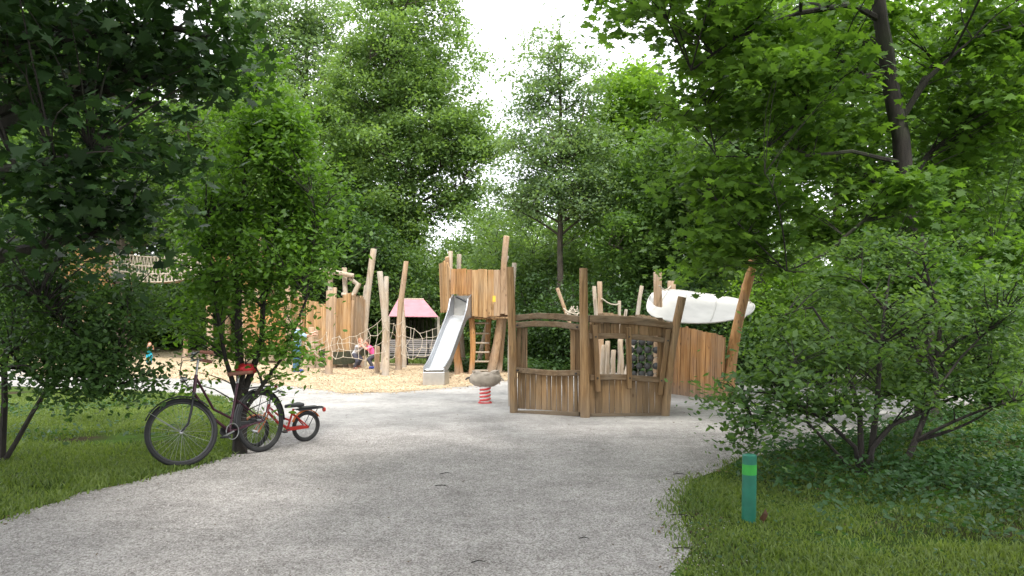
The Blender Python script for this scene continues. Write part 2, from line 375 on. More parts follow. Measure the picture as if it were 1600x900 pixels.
M['litter'] = plain('leaf_litter', (.10,.065,.035), .9, nz=.6, scale=12)
lx, ly = [], []
for i in range(len(path_out)):
    a, b = path_out[i], path_out[(i + 1) % len(path_out)]
    if 3 < max(a[1], b[1]) < 15:
        for _ in range(9): t = random.random(); lx.append(a[0] + (b[0]-a[0])*t + random.gauss(0, .16)); ly.append(a[1] + (b[1]-a[1])*t + random.gauss(0, .16))
lx = np.concatenate([lx, rng.uniform(-4, 4, 260), rng.uniform(2.4, 5.5, 420)]); ly = np.concatenate([ly, rng.uniform(4.5, 14, 260), rng.uniform(6, 10, 420)])
flat_bits('leaf_litter', 'scattered dry leaf bits along the path edges', 'leaf litter', lx, ly, .028, M['litter'], .012, .55, .25)

# ---------------------------------------------------------------- grass
def grass(name, label, x, y, h, mat, width=.006, lean=.5):
    n = len(x); a = rng.uniform(0, 2*np.pi, n); hh = h * rng.uniform(.35, 1.4, n) * (1 + .45 * np.sin(x * 2.7 + 1.2 * np.sin(y * 2.1)) * np.sin(y * 3.1 + x)); ln = rng.normal(0, lean, (n, 2))
    base = np.stack([x, y, np.zeros(n)], 1); d = np.stack([np.cos(a), np.sin(a), np.zeros(n)], 1) * (width * rng.uniform(.7, 1.5, n))[:, None]
    mid = base + np.stack([ln[:, 0] * .35, ln[:, 1] * .35, np.full(n, .6)], 1) * hh[:, None]; tip = base + np.stack([ln[:, 0], ln[:, 1], np.full(n, .95)], 1) * hh[:, None]
    V = np.stack([base - d, base + d, mid + d * .8, mid - d * .8, tip], 1)
    me = npmesh(name, V, 5, [(0,1,2,3), (3,2,4)], 2); o = link(name, me, mat); tag(o, label, 'grass', kind='stuff'); return o
def outside(x, y): return ~inpoly(x, y, path_out) & ~inpoly(x, y, chip_out)
def density(x, y, s, thr):      # smooth patchiness
    v = np.sin(x * 2.1 * s + 1.3 * np.sin(y * 1.7 * s)) + np.sin(y * 2.9 * s + 1.1 * np.sin(x * 2.3 * s + 1)) + .6 * np.sin(x * 7 * s) * np.sin(y * 6 * s)
    return v > thr + rng.normal(0, .8, len(x))
x = rng.uniform(1.0, 7.5, 260000); y = rng.uniform(3.6, 12, 260000); xj = x + rng.normal(0, .11, len(x)); k = outside(xj, y) & density(x, y, 1, -1.5); 
k &= ~((x > 2.5 + rng.normal(0, .3, len(x))) & (y > 5.6) & (rng.uniform(0, 1, len(x)) > .22))
grass('grass', 'short trodden grass around the green bollard', x[k], y[k], .038, M['grass'], .005)
x = rng.uniform(-9, -2.2, 330000); y = rng.uniform(6.0, 17.5, 330000); xj = x + rng.normal(0, .06, len(x)); k = outside(xj, y) & density(x, y, .8, -1.9) & (x > -.72 * y - .5)
k &= ((x + 4.6) ** 2 / 1.8 + (y - 10.3) ** 2 / .5 > rng.uniform(.2, 1.5, len(x)))
grass('grass', 'mown grass verge beneath the leaning bicycles', x[k], y[k], .05, M['grass'], .006)
x = rng.uniform(-22, 2, 150000); y = rng.uniform(20, 46, 150000); k = outside(x, y) & (x > -.66 * y)
grass('grass', 'long sunlit grass behind the wood chip bed', x[k], y[k], .11, M['grass'], .016)

# ---------------------------------------------------------------- trees
LOBED = np.array([(0,-.5),(.10,-.22),(.42,-.34),(.30,-.06),(.52,.10),(.26,.16),(.22,.30),(0,.55),(-.22,.30),(-.26,.16),(-.52,.10),(-.30,-.06),(-.42,-.34),(-.10,-.22)])
OVAL = np.array([(0,-.5),(.27,-.12),(.20,.25),(0,.55),(-.20,.25),(-.27,-.12)])
DIAM = np.array([(0,-.5),(.30,0),(0,.55),(-.30,0)])
def leaves_mesh(name, pos, size, shape, up, rg, curl=.16):
    n = len(pos); s = size * rg.uniform(.45, 1.45, n)
    nr = rg.normal(0, 1, (n, 3)); nr /= np.linalg.norm(nr, axis=1)[:, None]; nr[:, 2] = np.abs(nr[:, 2]); nr[:, 2] += up; nr /= np.linalg.norm(nr, axis=1)[:, None]
    t = rg.normal(0, 1, (n, 3)); t[:, 2] -= .5; t -= nr * (t * nr).sum(1)[:, None]; t /= np.linalg.norm(t, axis=1)[:, None]; b = np.cross(nr, t)
    k = len(shape); X = shape[:, 0]; Y = shape[:, 1]; Z = -curl * (np.abs(X) * 1.2 + Y * Y)
    V = pos[:, None, :] + s[:, None, None] * (b[:, None, :] * X[None, :, None] + t[:, None, :] * Y[None, :, None] + nr[:, None, :] * Z[None, :, None])
    if k == 4: fs = [(0,1,2,3)]
    elif k == 6: fs = [(0,1,2,3), (0,3,4,5)]
    else: fs = [tuple(range(k))]
    return npmesh(name, V, k, fs, len(fs))

def resample(pts, rad, step):
    P_, R_ = [], []
    for i in range(len(pts) - 1):
        n = max(1, int(np.linalg.norm(pts[i+1] - pts[i]) / step))
        for k in range(n): t = k / n; P_.append(pts[i] * (1-t) + pts[i+1] * t); R_.append(rad[i] * (1-t) + rad[i+1] * t)
    P_.append(pts[-1]); R_.append(rad[-1]); return np.array(P_), np.array(R_)

def tree(name, label, cat, stems, blobs, limbs=14, clumps=260, per=120, lsize=.14, sig=.45, flat=.45, up=.5, shape=DIAM, mat='lf_mid', bk='bark', seed=1, group=None,
         shell=.5, extra=None, twig=.012, lift=.35, cap=.12, clip=None, parts=('trunk', 'crown')):
    """stems: list of (points, radii); blobs: list of (cx,cy,cz,rx,ry,rz[,weight]); extra: hand placed limbs (points, radii)"""
    rg = np.random.default_rng(seed); random.seed(seed)
    base = stems[0][0][0]; root = thing(name, label, cat, (base[0], base[1], 0), group)
    tb = MB(); SP, SR = [], []
    for pts, rad in list(stems) + list(extra or []):
        p, r = resample(np.array(pts, float), rad, .35); p[1:-1] += rg.normal(0, .018, p[1:-1].shape) * min(1, rad[0] * 8)
        tb.tube([Vector(q) for q in p], list(r), 9 if rad[0] > .06 else 6, lump=.09); SP.append(p); SR.append(r)
    SP = np.concatenate(SP); SR = np.concatenate(SR)
    B = np.array([b[:6] for b in blobs], float); W = np.array([b[6] if len(b) > 6 else (b[3]*b[4]*b[5]) ** .667 for b in blobs]); W /= W.sum()
    def sample(n, sh):
        i = rg.choice(len(B), n, p=W); d = rg.normal(0, 1, (n, 3)); d /= np.linalg.norm(d, axis=1)[:, None]; u = rg.uniform(0, 1, n) ** sh
        wob = 1 + .16 * np.sin(d[:, 0] * 5 + i) * np.sin(d[:, 2] * 6 + i * 2) ; return B[i, :3] + d * u[:, None] * B[i, 3:] * wob[:, None]
    def connect(tips, NP, NR, r_tip, k_r, nseg, sides, cap_r):
        outP, outR = [], []
        for tp in tips:
            dv = tp - NP; hd = np.hypot(dv[:, 0], dv[:, 1]); cost = np.linalg.norm(dv, axis=1) + 1.5 * np.maximum(0, NP[:, 2] - (tp[2] - .45 * hd))
            j = int(np.argmin(cost)); a = NP[j]; ln = np.linalg.norm(tp - a)
            if ln < .05: continue
            c = a * .45 + tp * .55 + np.array([0, 0, lift * ln * rg.uniform(.1, .6)]) + rg.normal(0, .07 * ln, 3)
            t = np.linspace(0, 1, nseg)[:, None]; q = (1-t)**2 * a + 2*t*(1-t) * c + t*t * tp
            r0 = min(cap_r, NR[j] * k_r); rr = r0 * (1 - t[:, 0]) ** .8 + r_tip
            tb.tube([Vector(v) for v in q], list(rr), sides, cap=False); outP.append(q); outR.append(rr)
        return outP, outR
    if limbs:
        lp, lr = connect(sample(limbs, .5), SP, SR, .012 if cap > .05 else .006, .55, 9, 6, cap)
        NP = np.concatenate([SP] + lp); NR = np.concatenate([SR] + lr)
    else: NP, NR = SP, SR
    cl = sample(clumps, shell)
    cl = cl[cl[:, 2] > .08]
    if clip is not None: cl = cl[clip(cl)]
    tp, _ = connect(cl, NP, NR, .003, .6, 5, 4, twig)
    tr = tb.build(parts[0], M[bk], root, smooth=True)
    n = rg.poisson(per, len(cl)); n = (n * rg.uniform(.35, 1.5, len(cl))).astype(int); idx = np.repeat(np.arange(len(cl)), n)
    sg = sig * rg.uniform(.6, 1.25, len(cl)); off = rg.normal(0, 1, (len(idx), 3)); off[:, 2] *= flat
    # leaves also follow a few twig directions inside each clump
    tw = rg.normal(0, 1, (len(cl), 5, 3)); tw[:, :, 2] *= flat; tw /= np.linalg.norm(tw, axis=2)[:, :, None]
    pick = tw[idx, rg.integers(0, 5, len(idx))]; al = rg.uniform(.0, 2.0, len(idx))[:, None]
    pos = cl[idx] + sg[idx][:, None] * (.55 * off + pick * al * .8)
    pos[:, 2] -= .12 * sg[idx] * (al[:, 0] ** 2)
    keep = pos[:, 2] > .05
    if clip is not None: keep &= clip(pos)
    pos = pos[keep]
    cr = link(parts[1], leaves_mesh(parts[1], pos, lsize, shape, up, rg), M[mat], root)
    return root

def E(px, py, d, rx, ry, depth, wgt=None):     # ellipsoid given by its place in view and real depth
    c = P(px, py, d); r = (c.x, c.y, c.z, rx / F * d, depth, ry / F * d); return r if wgt is None else r + (wgt,)
def S(pts, rad): return ([tuple(p) for p in pts], rad)
def ground_of(px, d): return Vector(((px - CX) / F * d, d, -.05))

# near maple hanging in from the upper left
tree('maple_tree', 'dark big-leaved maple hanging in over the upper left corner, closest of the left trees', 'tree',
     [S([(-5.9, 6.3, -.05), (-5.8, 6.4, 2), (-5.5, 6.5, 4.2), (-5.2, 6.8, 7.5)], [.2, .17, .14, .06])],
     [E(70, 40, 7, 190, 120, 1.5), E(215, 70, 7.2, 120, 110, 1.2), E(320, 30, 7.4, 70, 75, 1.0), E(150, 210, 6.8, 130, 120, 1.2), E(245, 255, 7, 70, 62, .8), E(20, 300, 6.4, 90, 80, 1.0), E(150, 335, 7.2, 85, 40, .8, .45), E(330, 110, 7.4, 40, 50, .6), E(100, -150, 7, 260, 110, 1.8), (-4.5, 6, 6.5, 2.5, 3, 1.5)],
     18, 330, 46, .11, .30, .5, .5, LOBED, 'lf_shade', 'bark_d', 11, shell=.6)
# shrub under it at the left edge, small leaves over the verge
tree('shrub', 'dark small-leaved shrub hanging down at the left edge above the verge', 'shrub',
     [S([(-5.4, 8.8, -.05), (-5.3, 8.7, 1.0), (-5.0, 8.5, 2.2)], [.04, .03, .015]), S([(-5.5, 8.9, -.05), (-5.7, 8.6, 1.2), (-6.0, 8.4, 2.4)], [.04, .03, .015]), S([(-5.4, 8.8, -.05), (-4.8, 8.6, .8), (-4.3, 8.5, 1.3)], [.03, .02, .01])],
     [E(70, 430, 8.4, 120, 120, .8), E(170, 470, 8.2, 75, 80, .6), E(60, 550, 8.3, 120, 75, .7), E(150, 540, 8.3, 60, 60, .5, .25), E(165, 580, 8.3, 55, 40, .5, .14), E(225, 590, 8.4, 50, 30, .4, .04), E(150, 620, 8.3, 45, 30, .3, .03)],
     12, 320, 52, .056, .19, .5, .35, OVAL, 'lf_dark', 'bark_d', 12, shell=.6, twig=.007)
# young multi-stem tree behind the bicycle
b0 = Vector((-3.05, 9.32, -.03))
tree('young_tree', 'slender bright green young tree whose trunk the black bicycle leans against', 'tree',
     [S([b0, (-3.06, 9.33, .35), (-3.04, 9.34, .75)], [.085, .072, .065]),
      S([(-3.04, 9.34, .7), P(372, 520, 9.3), P(368, 400, 9.3), P(385, 260, 9.4), P(402, 120, 9.5)], [.055, .045, .038, .025, .01]),
      S([(-3.04, 9.34, .6), P(408, 540, 9.4), P(412, 420, 9.5), P(430, 300, 9.6), P(450, 200, 9.6)], [.05, .036, .03, .02, .008]),
      S([(-3.04, 9.34, .5), P(352, 560, 9.2), P(335, 460, 9.1), P(322, 340, 9.1)], [.04, .026, .02, .008]),
      S([(-3.02, 9.34, .45), P(440, 560, 9.4), P(478, 470, 9.4), P(490, 380, 9.4)], [.03, .018, .014, .006])],
     [E(400, 210, 9.5, 78, 90, .8), E(412, 130, 9.5, 38, 55, .4, .12), E(350, 310, 9.3, 62, 90, .8), E(462, 300, 9.5, 72, 100, .8), E(450, 210, 9.6, 55, 70, .6, .25), E(500, 350, 9.7, 34, 50, .5, .08), E(400, 420, 9.4, 95, 90, .9), E(470, 400, 9.5, 48, 70, .5), E(330, 440, 9.2, 65, 70, .6), E(290, 520, 9.2, 50, 50, .5, .06), E(395, 530, 9.3, 70, 40, .5, .09), E(450, 540, 9.3, 40, 45, .4, .08), E(300, 595, 9.1, 50, 25, .3, .035), E(430, 590, 9.5, 55, 25, .3, .05)],
     20, 540, 56, .064, .19, .5, .45, OVAL, 'lf_young', 'bark_d', 13, shell=.7, twig=.006, cap=.016)

# big right maple
tr_pts = [P(1452, 650, 12), P(1446, 560, 12), P(1436, 420, 12), P(1412, 260, 12), P(1388, 120, 12), P(1374, 0, 12), P(1362, -120, 12), P(1340, -330, 12)]
tr_pts[0].z = -.05
tree('maple_tree', 'large maple with leaning dark trunk at the right, spreading over the playhouse', 'tree',
     [S(tr_pts, [.20, .155, .14, .125, .11, .10, .09, .05])],
     [E(1130, 30, 11.5, 150, 60, 1.6), E(1010, 15, 12, 55, 35, 1.0, .25), E(1230, 130, 11.2, 130, 90, 1.5), E(1110, 150, 12, 90, 80, 1.4), E(1300, 50, 13.2, 120, 110, .9), E(1180, 290, 11.6, 110, 70, 1.2), E(1290, 250, 12.9, 110, 90, .8), E(1100, 400, 12.4, 55, 40, .8, .3), E(1180, 390, 12, 80, 45, .9, .5), E(1320, 360, 13, 100, 60, .8), E(1430, 310, 11.2, 60, 45, .5, .3), E(1440, 430, 11.0, 90, 40, .6, .5), E(1340, 440, 10.9, 70, 30, .5, .3), E(1500, 200, 13.4, 120, 180, 1.1), E(1590, 60, 12, 110, 180, 1.3), E(1560, 420, 12.4, 80, 100, 1.0), (3.6, 10.2, 7.2, 4.0, 3.4, 2.2, 2.5), (1.0, 8.8, 7.6, 2.4, 2.6, 1.6, 1.0)],
     30, 620, 62, .13, .36, .28, .75, LOBED, 'lf_maple', 'bark_d', 21, shell=.6, cap=.045, twig=.008,
     extra=[S([P(1374, 30, 12), P(1330, 6, 11.8), P(1250, 20, 11.6), P(1150, 60, 11.5), P(1080, 110, 11.5)], [.05, .042, .034, .025, .01]),
            S([P(1385, 110, 12), P(1320, 130, 11.7), P(1260, 180, 11.5), P(1200, 230, 11.5)], [.045, .036, .026, .01]),
            S([P(1412, 255, 12), P(1330, 236, 11.7), P(1230, 246, 11.6), P(1120, 244, 11.6)], [.036, .028, .02, .008]),
            S([P(1425, 330, 12), P(1350, 345, 11.6), P(1290, 395, 11.4), P(1230, 425, 11.3)], [.034, .026, .02, .008]),
            S([P(1400, 200, 12), P(1450, 120, 11.8), P(1520, 60, 11.6)], [.05, .036, .01])])
# foreground bush at the right
bb = G(1350, 742); bz = lambda px, py, d: P(px, py, d)
tree('bush', 'big arching green bush at the right behind the green bollard', 'bush',
     [S([(bb.x, bb.y, -.05), bz(1362, 700, 8.2), bz(1395, 662, 8.3), bz(1440, 645, 8.4), bz(1500, 560, 8.5)], [.034, .03, .026, .022, .010]),
      S([(bb.x - .03, bb.y, -.05), bz(1335, 700, 8.1), bz(1290, 655, 8.0), bz(1215, 615, 7.9), bz(1150, 610, 7.9)], [.03, .022, .018, .013, .006]),
      S([(bb.x, bb.y + .05, -.05), bz(1345, 650, 8.3), bz(1320, 560, 8.5), bz(1270, 480, 8.6)], [.035, .027, .02, .01]),
      S([(bb.x + .04, bb.y, -.05), bz(1368, 640, 8.4), bz(1375, 540, 8.6), bz(1390, 430, 8.8)], [.035, .028, .022, .01]),
      S([(bb.x + .5, bb.y + .3, -.05), bz(1450, 640, 8.7), bz(1470, 500, 8.9), bz(1440, 400, 9)], [.035, .028, .022, .01]),
      S([(bb.x - .02, bb.y - .03, -.05), bz(1310, 710, 8.0), bz(1262, 660, 7.8), bz(1220, 650, 7.8)], [.02, .015, .012, .006])],
     [E(1300, 550, 8.5, 95, 45, .8), E(1400, 490, 8.9, 90, 60, .9), E(1300, 460, 9.2, 60, 40, .7, .13), E(1440, 590, 9.0, 80, 50, .9), E(1530, 480, 8.9, 90, 110, .9), E(1215, 590, 8.0, 60, 30, .5, .16), E(1150, 610, 7.9, 45, 30, .3, .08), E(1190, 650, 7.8, 50, 35, .3, .10), E(1165, 690, 7.7, 22, 25, .2, .03), E(1290, 625, 8.1, 80, 30, .5, .26), E(1550, 610, 8.4, 80, 45, .7), E(1400, 612, 8.5, 60, 25, .5, .12), E(1400, 395, 9.2, 85, 35, .7, .26), E(1330, 385, 9.8, 60, 25, .6, .12), E(1230, 500, 8.8, 45, 35, .5, .12), E(1225, 545, 8.6, 45, 28, .5, .10)],
     26, 410, 46, .066, .21, .26, .7, OVAL, 'lf_bush', 'bark_d', 22, shell=.75, twig=.006, cap=.018)

# tall light trees beyond the play area
def bigtree(label, px, d, crown, mat, seed, lsize=.2, clumps=420, per=95, sig=.62, r=.24, flat=.5, limbs=20, top=None, group=None, shell=.45, lean=0, bk='bark', up=.45, name='tree', cap=.08):
    b = ground_of(px, d); hi = max(c[2] + c[5] * .6 for c in crown)
    pts = [b, b + Vector((lean * .2, 0, hi * .3)), b + Vector((lean * .55, .1, hi * .65)), b + Vector((lean, .1, hi))]
    return tree(name, label, 'tree', [S(pts, [r, r * .8, r * .5, r * .12])], crown, limbs, clumps, per, lsize, sig, flat, up, DIAM, mat, bk, seed, group, shell=shell, cap=cap)
bigtree('tall round-crowned light green tree behind the climbing poles', 612, 33,
        [E(640, 70, 33, 105, 100, 3), E(565, 150, 33, 80, 100, 2.6), E(685, 170, 33, 92, 110, 2.8), E(620, 260, 32.5, 115, 80, 2.6), E(605, 350, 33, 85, 42, 2.2), E(640, -60, 33, 85, 80, 2.4), E(725, 225, 33, 62, 85, 1.8), E(535, 250, 33, 55, 90, 2), E(700, 310, 33, 60, 40, 1.6)], 'lf_light', 31, .135, 900, 150, .42)
bigtree('airy pale tree with many thin upright branches left of the round-crowned tree', 478, 38,
        [E(478, 50, 38, 95, 130, 2.6), E(405, 30, 38, 65, 80, 2.2), E(425, 160, 38, 70, 100, 2.2), E(520, 170, 38, 60, 100, 2)], 'lf_blue', 32, .14, 520, 95, .5, limbs=34, shell=.6)
bigtree('light green tree rising above the young tree on the left', 400, 30,
        [E(400, 200, 30, 85, 90, 2.2), E(345, 260, 30, 70, 90, 2), E(440, 290, 30, 80, 70, 2), E(380, 350, 30, 110, 50, 2)], 'lf_light', 33, .13, 560, 130, .42)
bigtree('slim airy tree with straight dark trunk right behind the playhouse', 875, 24,
        [E(860, 95, 24, 52, 60, 1.1, .7), E(835, 150, 24, 52, 55, 1.2, .7), E(905, 140, 24, 52, 60, 1.2, .7), E(845, 230, 24, 70, 60, 1.4), E(915, 230, 24, 60, 70, 1.3), E(850, 300, 24, 90, 42, 1.5), E(930, 310, 24, 60, 50, 1.3), E(858, 40, 24, 25, 40, .5, .10)], 'lf_blue', 34, .095, 460, 85, .36, r=.11, flat=.28, limbs=36, shell=.6, cap=.03)
bigtree('bright green maple right of the slim airy tree', 985, 27,
        [E(985, 160, 27, 60, 60, 1.8), E(940, 260, 27, 50, 90, 1.6), E(1030, 240, 27, 70, 90, 2), E(1000, 340, 27, 85, 60, 2)], 'lf_bright', 35, .13, 460, 130, .42)
bigtree('dark leafy tree above the white sail canopy', 1060, 23,
        [E(1050, 270, 23, 70, 70, 1.6), E(1010, 370, 23, 70, 70, 1.6), E(1110, 350, 23, 80, 80, 1.8), E(1060, 440, 23.5, 90, 50, 1.5)], 'lf_mid', 36, .12, 430, 120, .38)
bigtree('tall tree with thick dark trunk behind the white sail canopy', 1187, 19.5,
        [E(1180, 120, 20, 90, 110, 2), E(1240, 220, 20, 90, 90, 2), E(1150, 240, 20, 70, 70, 1.6), E(1250, 60, 20, 110, 100, 2)], 'lf_mid', 37, .125, 420, 95, .4, r=.17, bk='bark_d')
bigtree('dark tree seen between the big right maple and the arching bush', 1310, 24,
        [E(1300, 130, 24, 110, 130, 2.4), E(1370, 260, 24, 100, 90, 2.2), E(1440, 120, 24, 110, 140, 2.4), E(1330, 360, 24, 80, 30, 1.6, 1)], 'lf_mid', 38, .13, 430, 100, .42, r=.2)
bigtree('shaded tree at the right edge behind the arching bush', 1500, 20,
        [E(1500, 250, 20, 110, 140, 2.2), E(1560, 100, 20, 120, 160, 2.2), E(1470, 400, 20, 90, 70, 1.6)], 'lf_mid', 39, .14, 400, 80, .48, r=.2)
bigtree('dark trunked tree left of the round-crowned tree', 512, 29,
        [E(500, 330, 29, 60, 40, 1.6), E(470, 400, 29, 70, 45, 1.6), E(560, 390, 29.5, 60, 50, 1.5)], 'lf_dark', 40, .14, 230, 80, .45, r=.2, bk='bark_d')
bigtree('dark tree filling the left background behind the rope bridge', 190, 27,
        [E(160, 200, 27, 120, 110, 2.2), E(240, 300, 27, 90, 90, 2), E(60, 250, 27, 120, 130, 2.2), E(280, 180, 27, 80, 100, 2), E(100, 60, 27, 150, 100, 2.5)], 'lf_mid', 41, .16, 430, 80, .52)

def bush(label, px, d, w, h, mat, seed, lsize=.10, clumps=170, per=80, sig=.3, cat='bush', group=None, shape=DIAM):
    b = ground_of(px, d); r = w / 2
    st = [S([b + Vector((random.uniform(-.1, .1), random.uniform(-.1, .1), 0)), b + Vector((dx * .5, dy * .5, h * .4)), b + Vector((dx, dy, h * .75))], [.04, .03, .01]) for dx, dy in ((-r*.5, 0), (r*.5, .1), (0, -r*.3), (.1, r*.3))]
    return tree('bush', label, cat, st, [(b.x, b.y, h * .5, r, r * .8, h * .5), (b.x - r*.4, b.y, h * .35, r*.7, r*.7, h*.38), (b.x + r*.45, b.y - .1, h * .4, r*.6, r*.7, h*.42)], 8, clumps, per, lsize, sig, .6, .4, shape, mat, 'bark_d', seed, group, shell=.5)
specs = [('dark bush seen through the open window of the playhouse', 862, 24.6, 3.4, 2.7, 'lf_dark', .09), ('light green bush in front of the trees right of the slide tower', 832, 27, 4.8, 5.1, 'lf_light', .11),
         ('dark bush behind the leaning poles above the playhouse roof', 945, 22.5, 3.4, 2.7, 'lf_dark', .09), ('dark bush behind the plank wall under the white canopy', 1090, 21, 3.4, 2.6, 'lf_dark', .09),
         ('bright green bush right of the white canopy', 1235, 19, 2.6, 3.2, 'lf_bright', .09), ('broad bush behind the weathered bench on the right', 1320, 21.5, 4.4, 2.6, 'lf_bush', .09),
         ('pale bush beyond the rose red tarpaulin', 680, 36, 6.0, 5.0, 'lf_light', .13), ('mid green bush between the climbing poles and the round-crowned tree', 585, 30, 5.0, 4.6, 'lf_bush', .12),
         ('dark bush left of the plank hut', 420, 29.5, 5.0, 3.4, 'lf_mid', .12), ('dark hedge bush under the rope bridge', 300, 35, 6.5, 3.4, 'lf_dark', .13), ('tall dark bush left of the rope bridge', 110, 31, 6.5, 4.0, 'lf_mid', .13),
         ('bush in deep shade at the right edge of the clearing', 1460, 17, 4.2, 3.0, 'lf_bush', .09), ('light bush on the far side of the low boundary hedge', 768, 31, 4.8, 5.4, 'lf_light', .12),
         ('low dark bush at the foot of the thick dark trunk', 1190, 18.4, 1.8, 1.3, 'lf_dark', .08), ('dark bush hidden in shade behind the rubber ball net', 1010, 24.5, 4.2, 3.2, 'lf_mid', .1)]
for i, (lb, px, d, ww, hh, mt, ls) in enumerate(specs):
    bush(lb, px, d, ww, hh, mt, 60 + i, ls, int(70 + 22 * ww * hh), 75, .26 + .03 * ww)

# far row of trees: two built, the rest copied
def proto(seed, mat, px, d):
    b = ground_of(px, d); c = Vector((b.x, b.y, 0))
    cr = [(c.x, c.y, 8.5, 3.4, 3.4, 3.2), (c.x - 1.6, c.y, 6.0, 2.8, 2.8, 2.6), (c.x + 1.7, c.y + .4, 6.4, 2.7, 2.8, 2.7), (c.x, c.y - .5, 3.6, 3.2, 2.8, 2.2), (c.x + .3, c.y, 11.5, 2.2, 2.2, 2.0)]
    return bigtree('tree in the far row beyond the playground', px, d, cr, mat, seed, .24, 380, 80, .7, group='far row of trees beyond the playground')
protos = [proto(51, 'lf_mid', 260, 46), proto(52, 'lf_light', 1640, 40)]
def copy_tree(root, loc, rz, s):
    r = root.copy(); sc.collection.objects.link(r); r.location = loc; r.rotation_euler = (0, 0, rz); r.scale = (s, s, s * random.uniform(.9, 1.15))
    for ch in root.children: c = ch.copy(); sc.collection.objects.link(c); c.parent = r
    return r
random.seed(5)
for i, (px, d, s) in enumerate([(60, 44, 1.1), (150, 52, 1.2), (370, 48, 1.05), (470, 55, 1.1), (560, 50, .95), (880, 50, .62), (950, 46, .7), (1060, 42, .8), (1160, 38, .55), (1250, 40, .45), (1370, 36, .5), (1500, 34, .8), (1620, 34, 1.1), (-40, 40, 1.2), (640, 52, .52), (765, 50, .55), (820, 54, .62)]):
    copy_tree(protos[i % 2], ground_of(px, d), random.uniform(0, 6), s)

# trees standing beside and behind the viewpoint: they shade the path in front
for i, (x, y, lb) in enumerate([(-3.6, -1.5, 'tall shade tree standing left of the path near the viewpoint'), (3.8, -.5, 'tall shade tree standing right of the path near the viewpoint'), (-.6, -6.5, 'tall shade tree standing behind the viewpoint')]):
    tree('tree', lb, 'tree', [S([(x, y, -.05), (x + .1, y, 4), (x, y + .3, 8), (x, y + .5, 12)], [.28, .22, .15, .05])],
         [(x, y + 1.5, 8.5, 3.6, 3.6, 2.4), (x - .5, y + 3.5, 8.2, 3.0, 2.8, 1.7), (x + .5, y + .5, 11, 3.0, 3.0, 1.8)], 16, 230, 80, .2, .6, .4, .6, DIAM, 'lf_mid', 'bark', 90 + i)

# ---------------------------------------------------------------- undergrowth
def herbs(name, label, x, y, h, size, mat, per=7):
    n = len(x); px_ = np.repeat(x, per) + rng.normal(0, .07, n * per); py_ = np.repeat(y, per) + rng.normal(0, .07, n * per); z = rng.uniform(.15, 1, n * per) * np.repeat(h * rng.uniform(.4, 1.2, n), per)
    pos = np.stack([px_, py_, z], 1); me = leaves_mesh(name, pos, size, OVAL, 1.0, rng)
    o = link(name, me, M[mat]); tag(o, label, name.replace('_', ' '), kind='stuff'); return o
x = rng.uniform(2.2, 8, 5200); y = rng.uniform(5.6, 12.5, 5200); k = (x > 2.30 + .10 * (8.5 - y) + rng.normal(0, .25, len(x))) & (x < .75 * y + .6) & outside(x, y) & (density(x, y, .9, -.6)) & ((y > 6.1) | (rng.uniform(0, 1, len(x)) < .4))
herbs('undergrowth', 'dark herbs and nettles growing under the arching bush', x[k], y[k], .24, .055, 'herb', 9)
x = rng.uniform(-9, -3.4, 1500); y = rng.uniform(8.6, 15, 1500); k = outside(x, y) & density(x, y, .7, .2) & (y > 8.9 + .3 * (x + 9))
herbs('undergrowth', 'low green herbs in the verge on the left', x[k], y[k], .16, .05, 'herb', 6)
x = rng.uniform(1.2, 4.2, 520); y = rng.uniform(4.2, 8.6, 520); k = outside(x, y)
herbs('clover', 'sparse clover and weeds between the grass near the bollard', x[k], y[k], .05, .028, 'herb', 5)
x = rng.uniform(1.1, 2.3, 3600); y = rng.uniform(3.8, 7.2, 3600); k = outside(x, y) & ~outside(x - np.abs(rng.normal(0, .22, len(x))), y)
flat_bits('gravel', 'pebbles spilled from the path into the right verge', 'gravel', x[k], y[k], .010, M['pebble'], .008, .8, .6)
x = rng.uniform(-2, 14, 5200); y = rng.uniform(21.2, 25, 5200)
herbs('ground_cover', 'dark ground cover along the back of the clearing', x, y, .30, .10, 'lf_dark', 8)

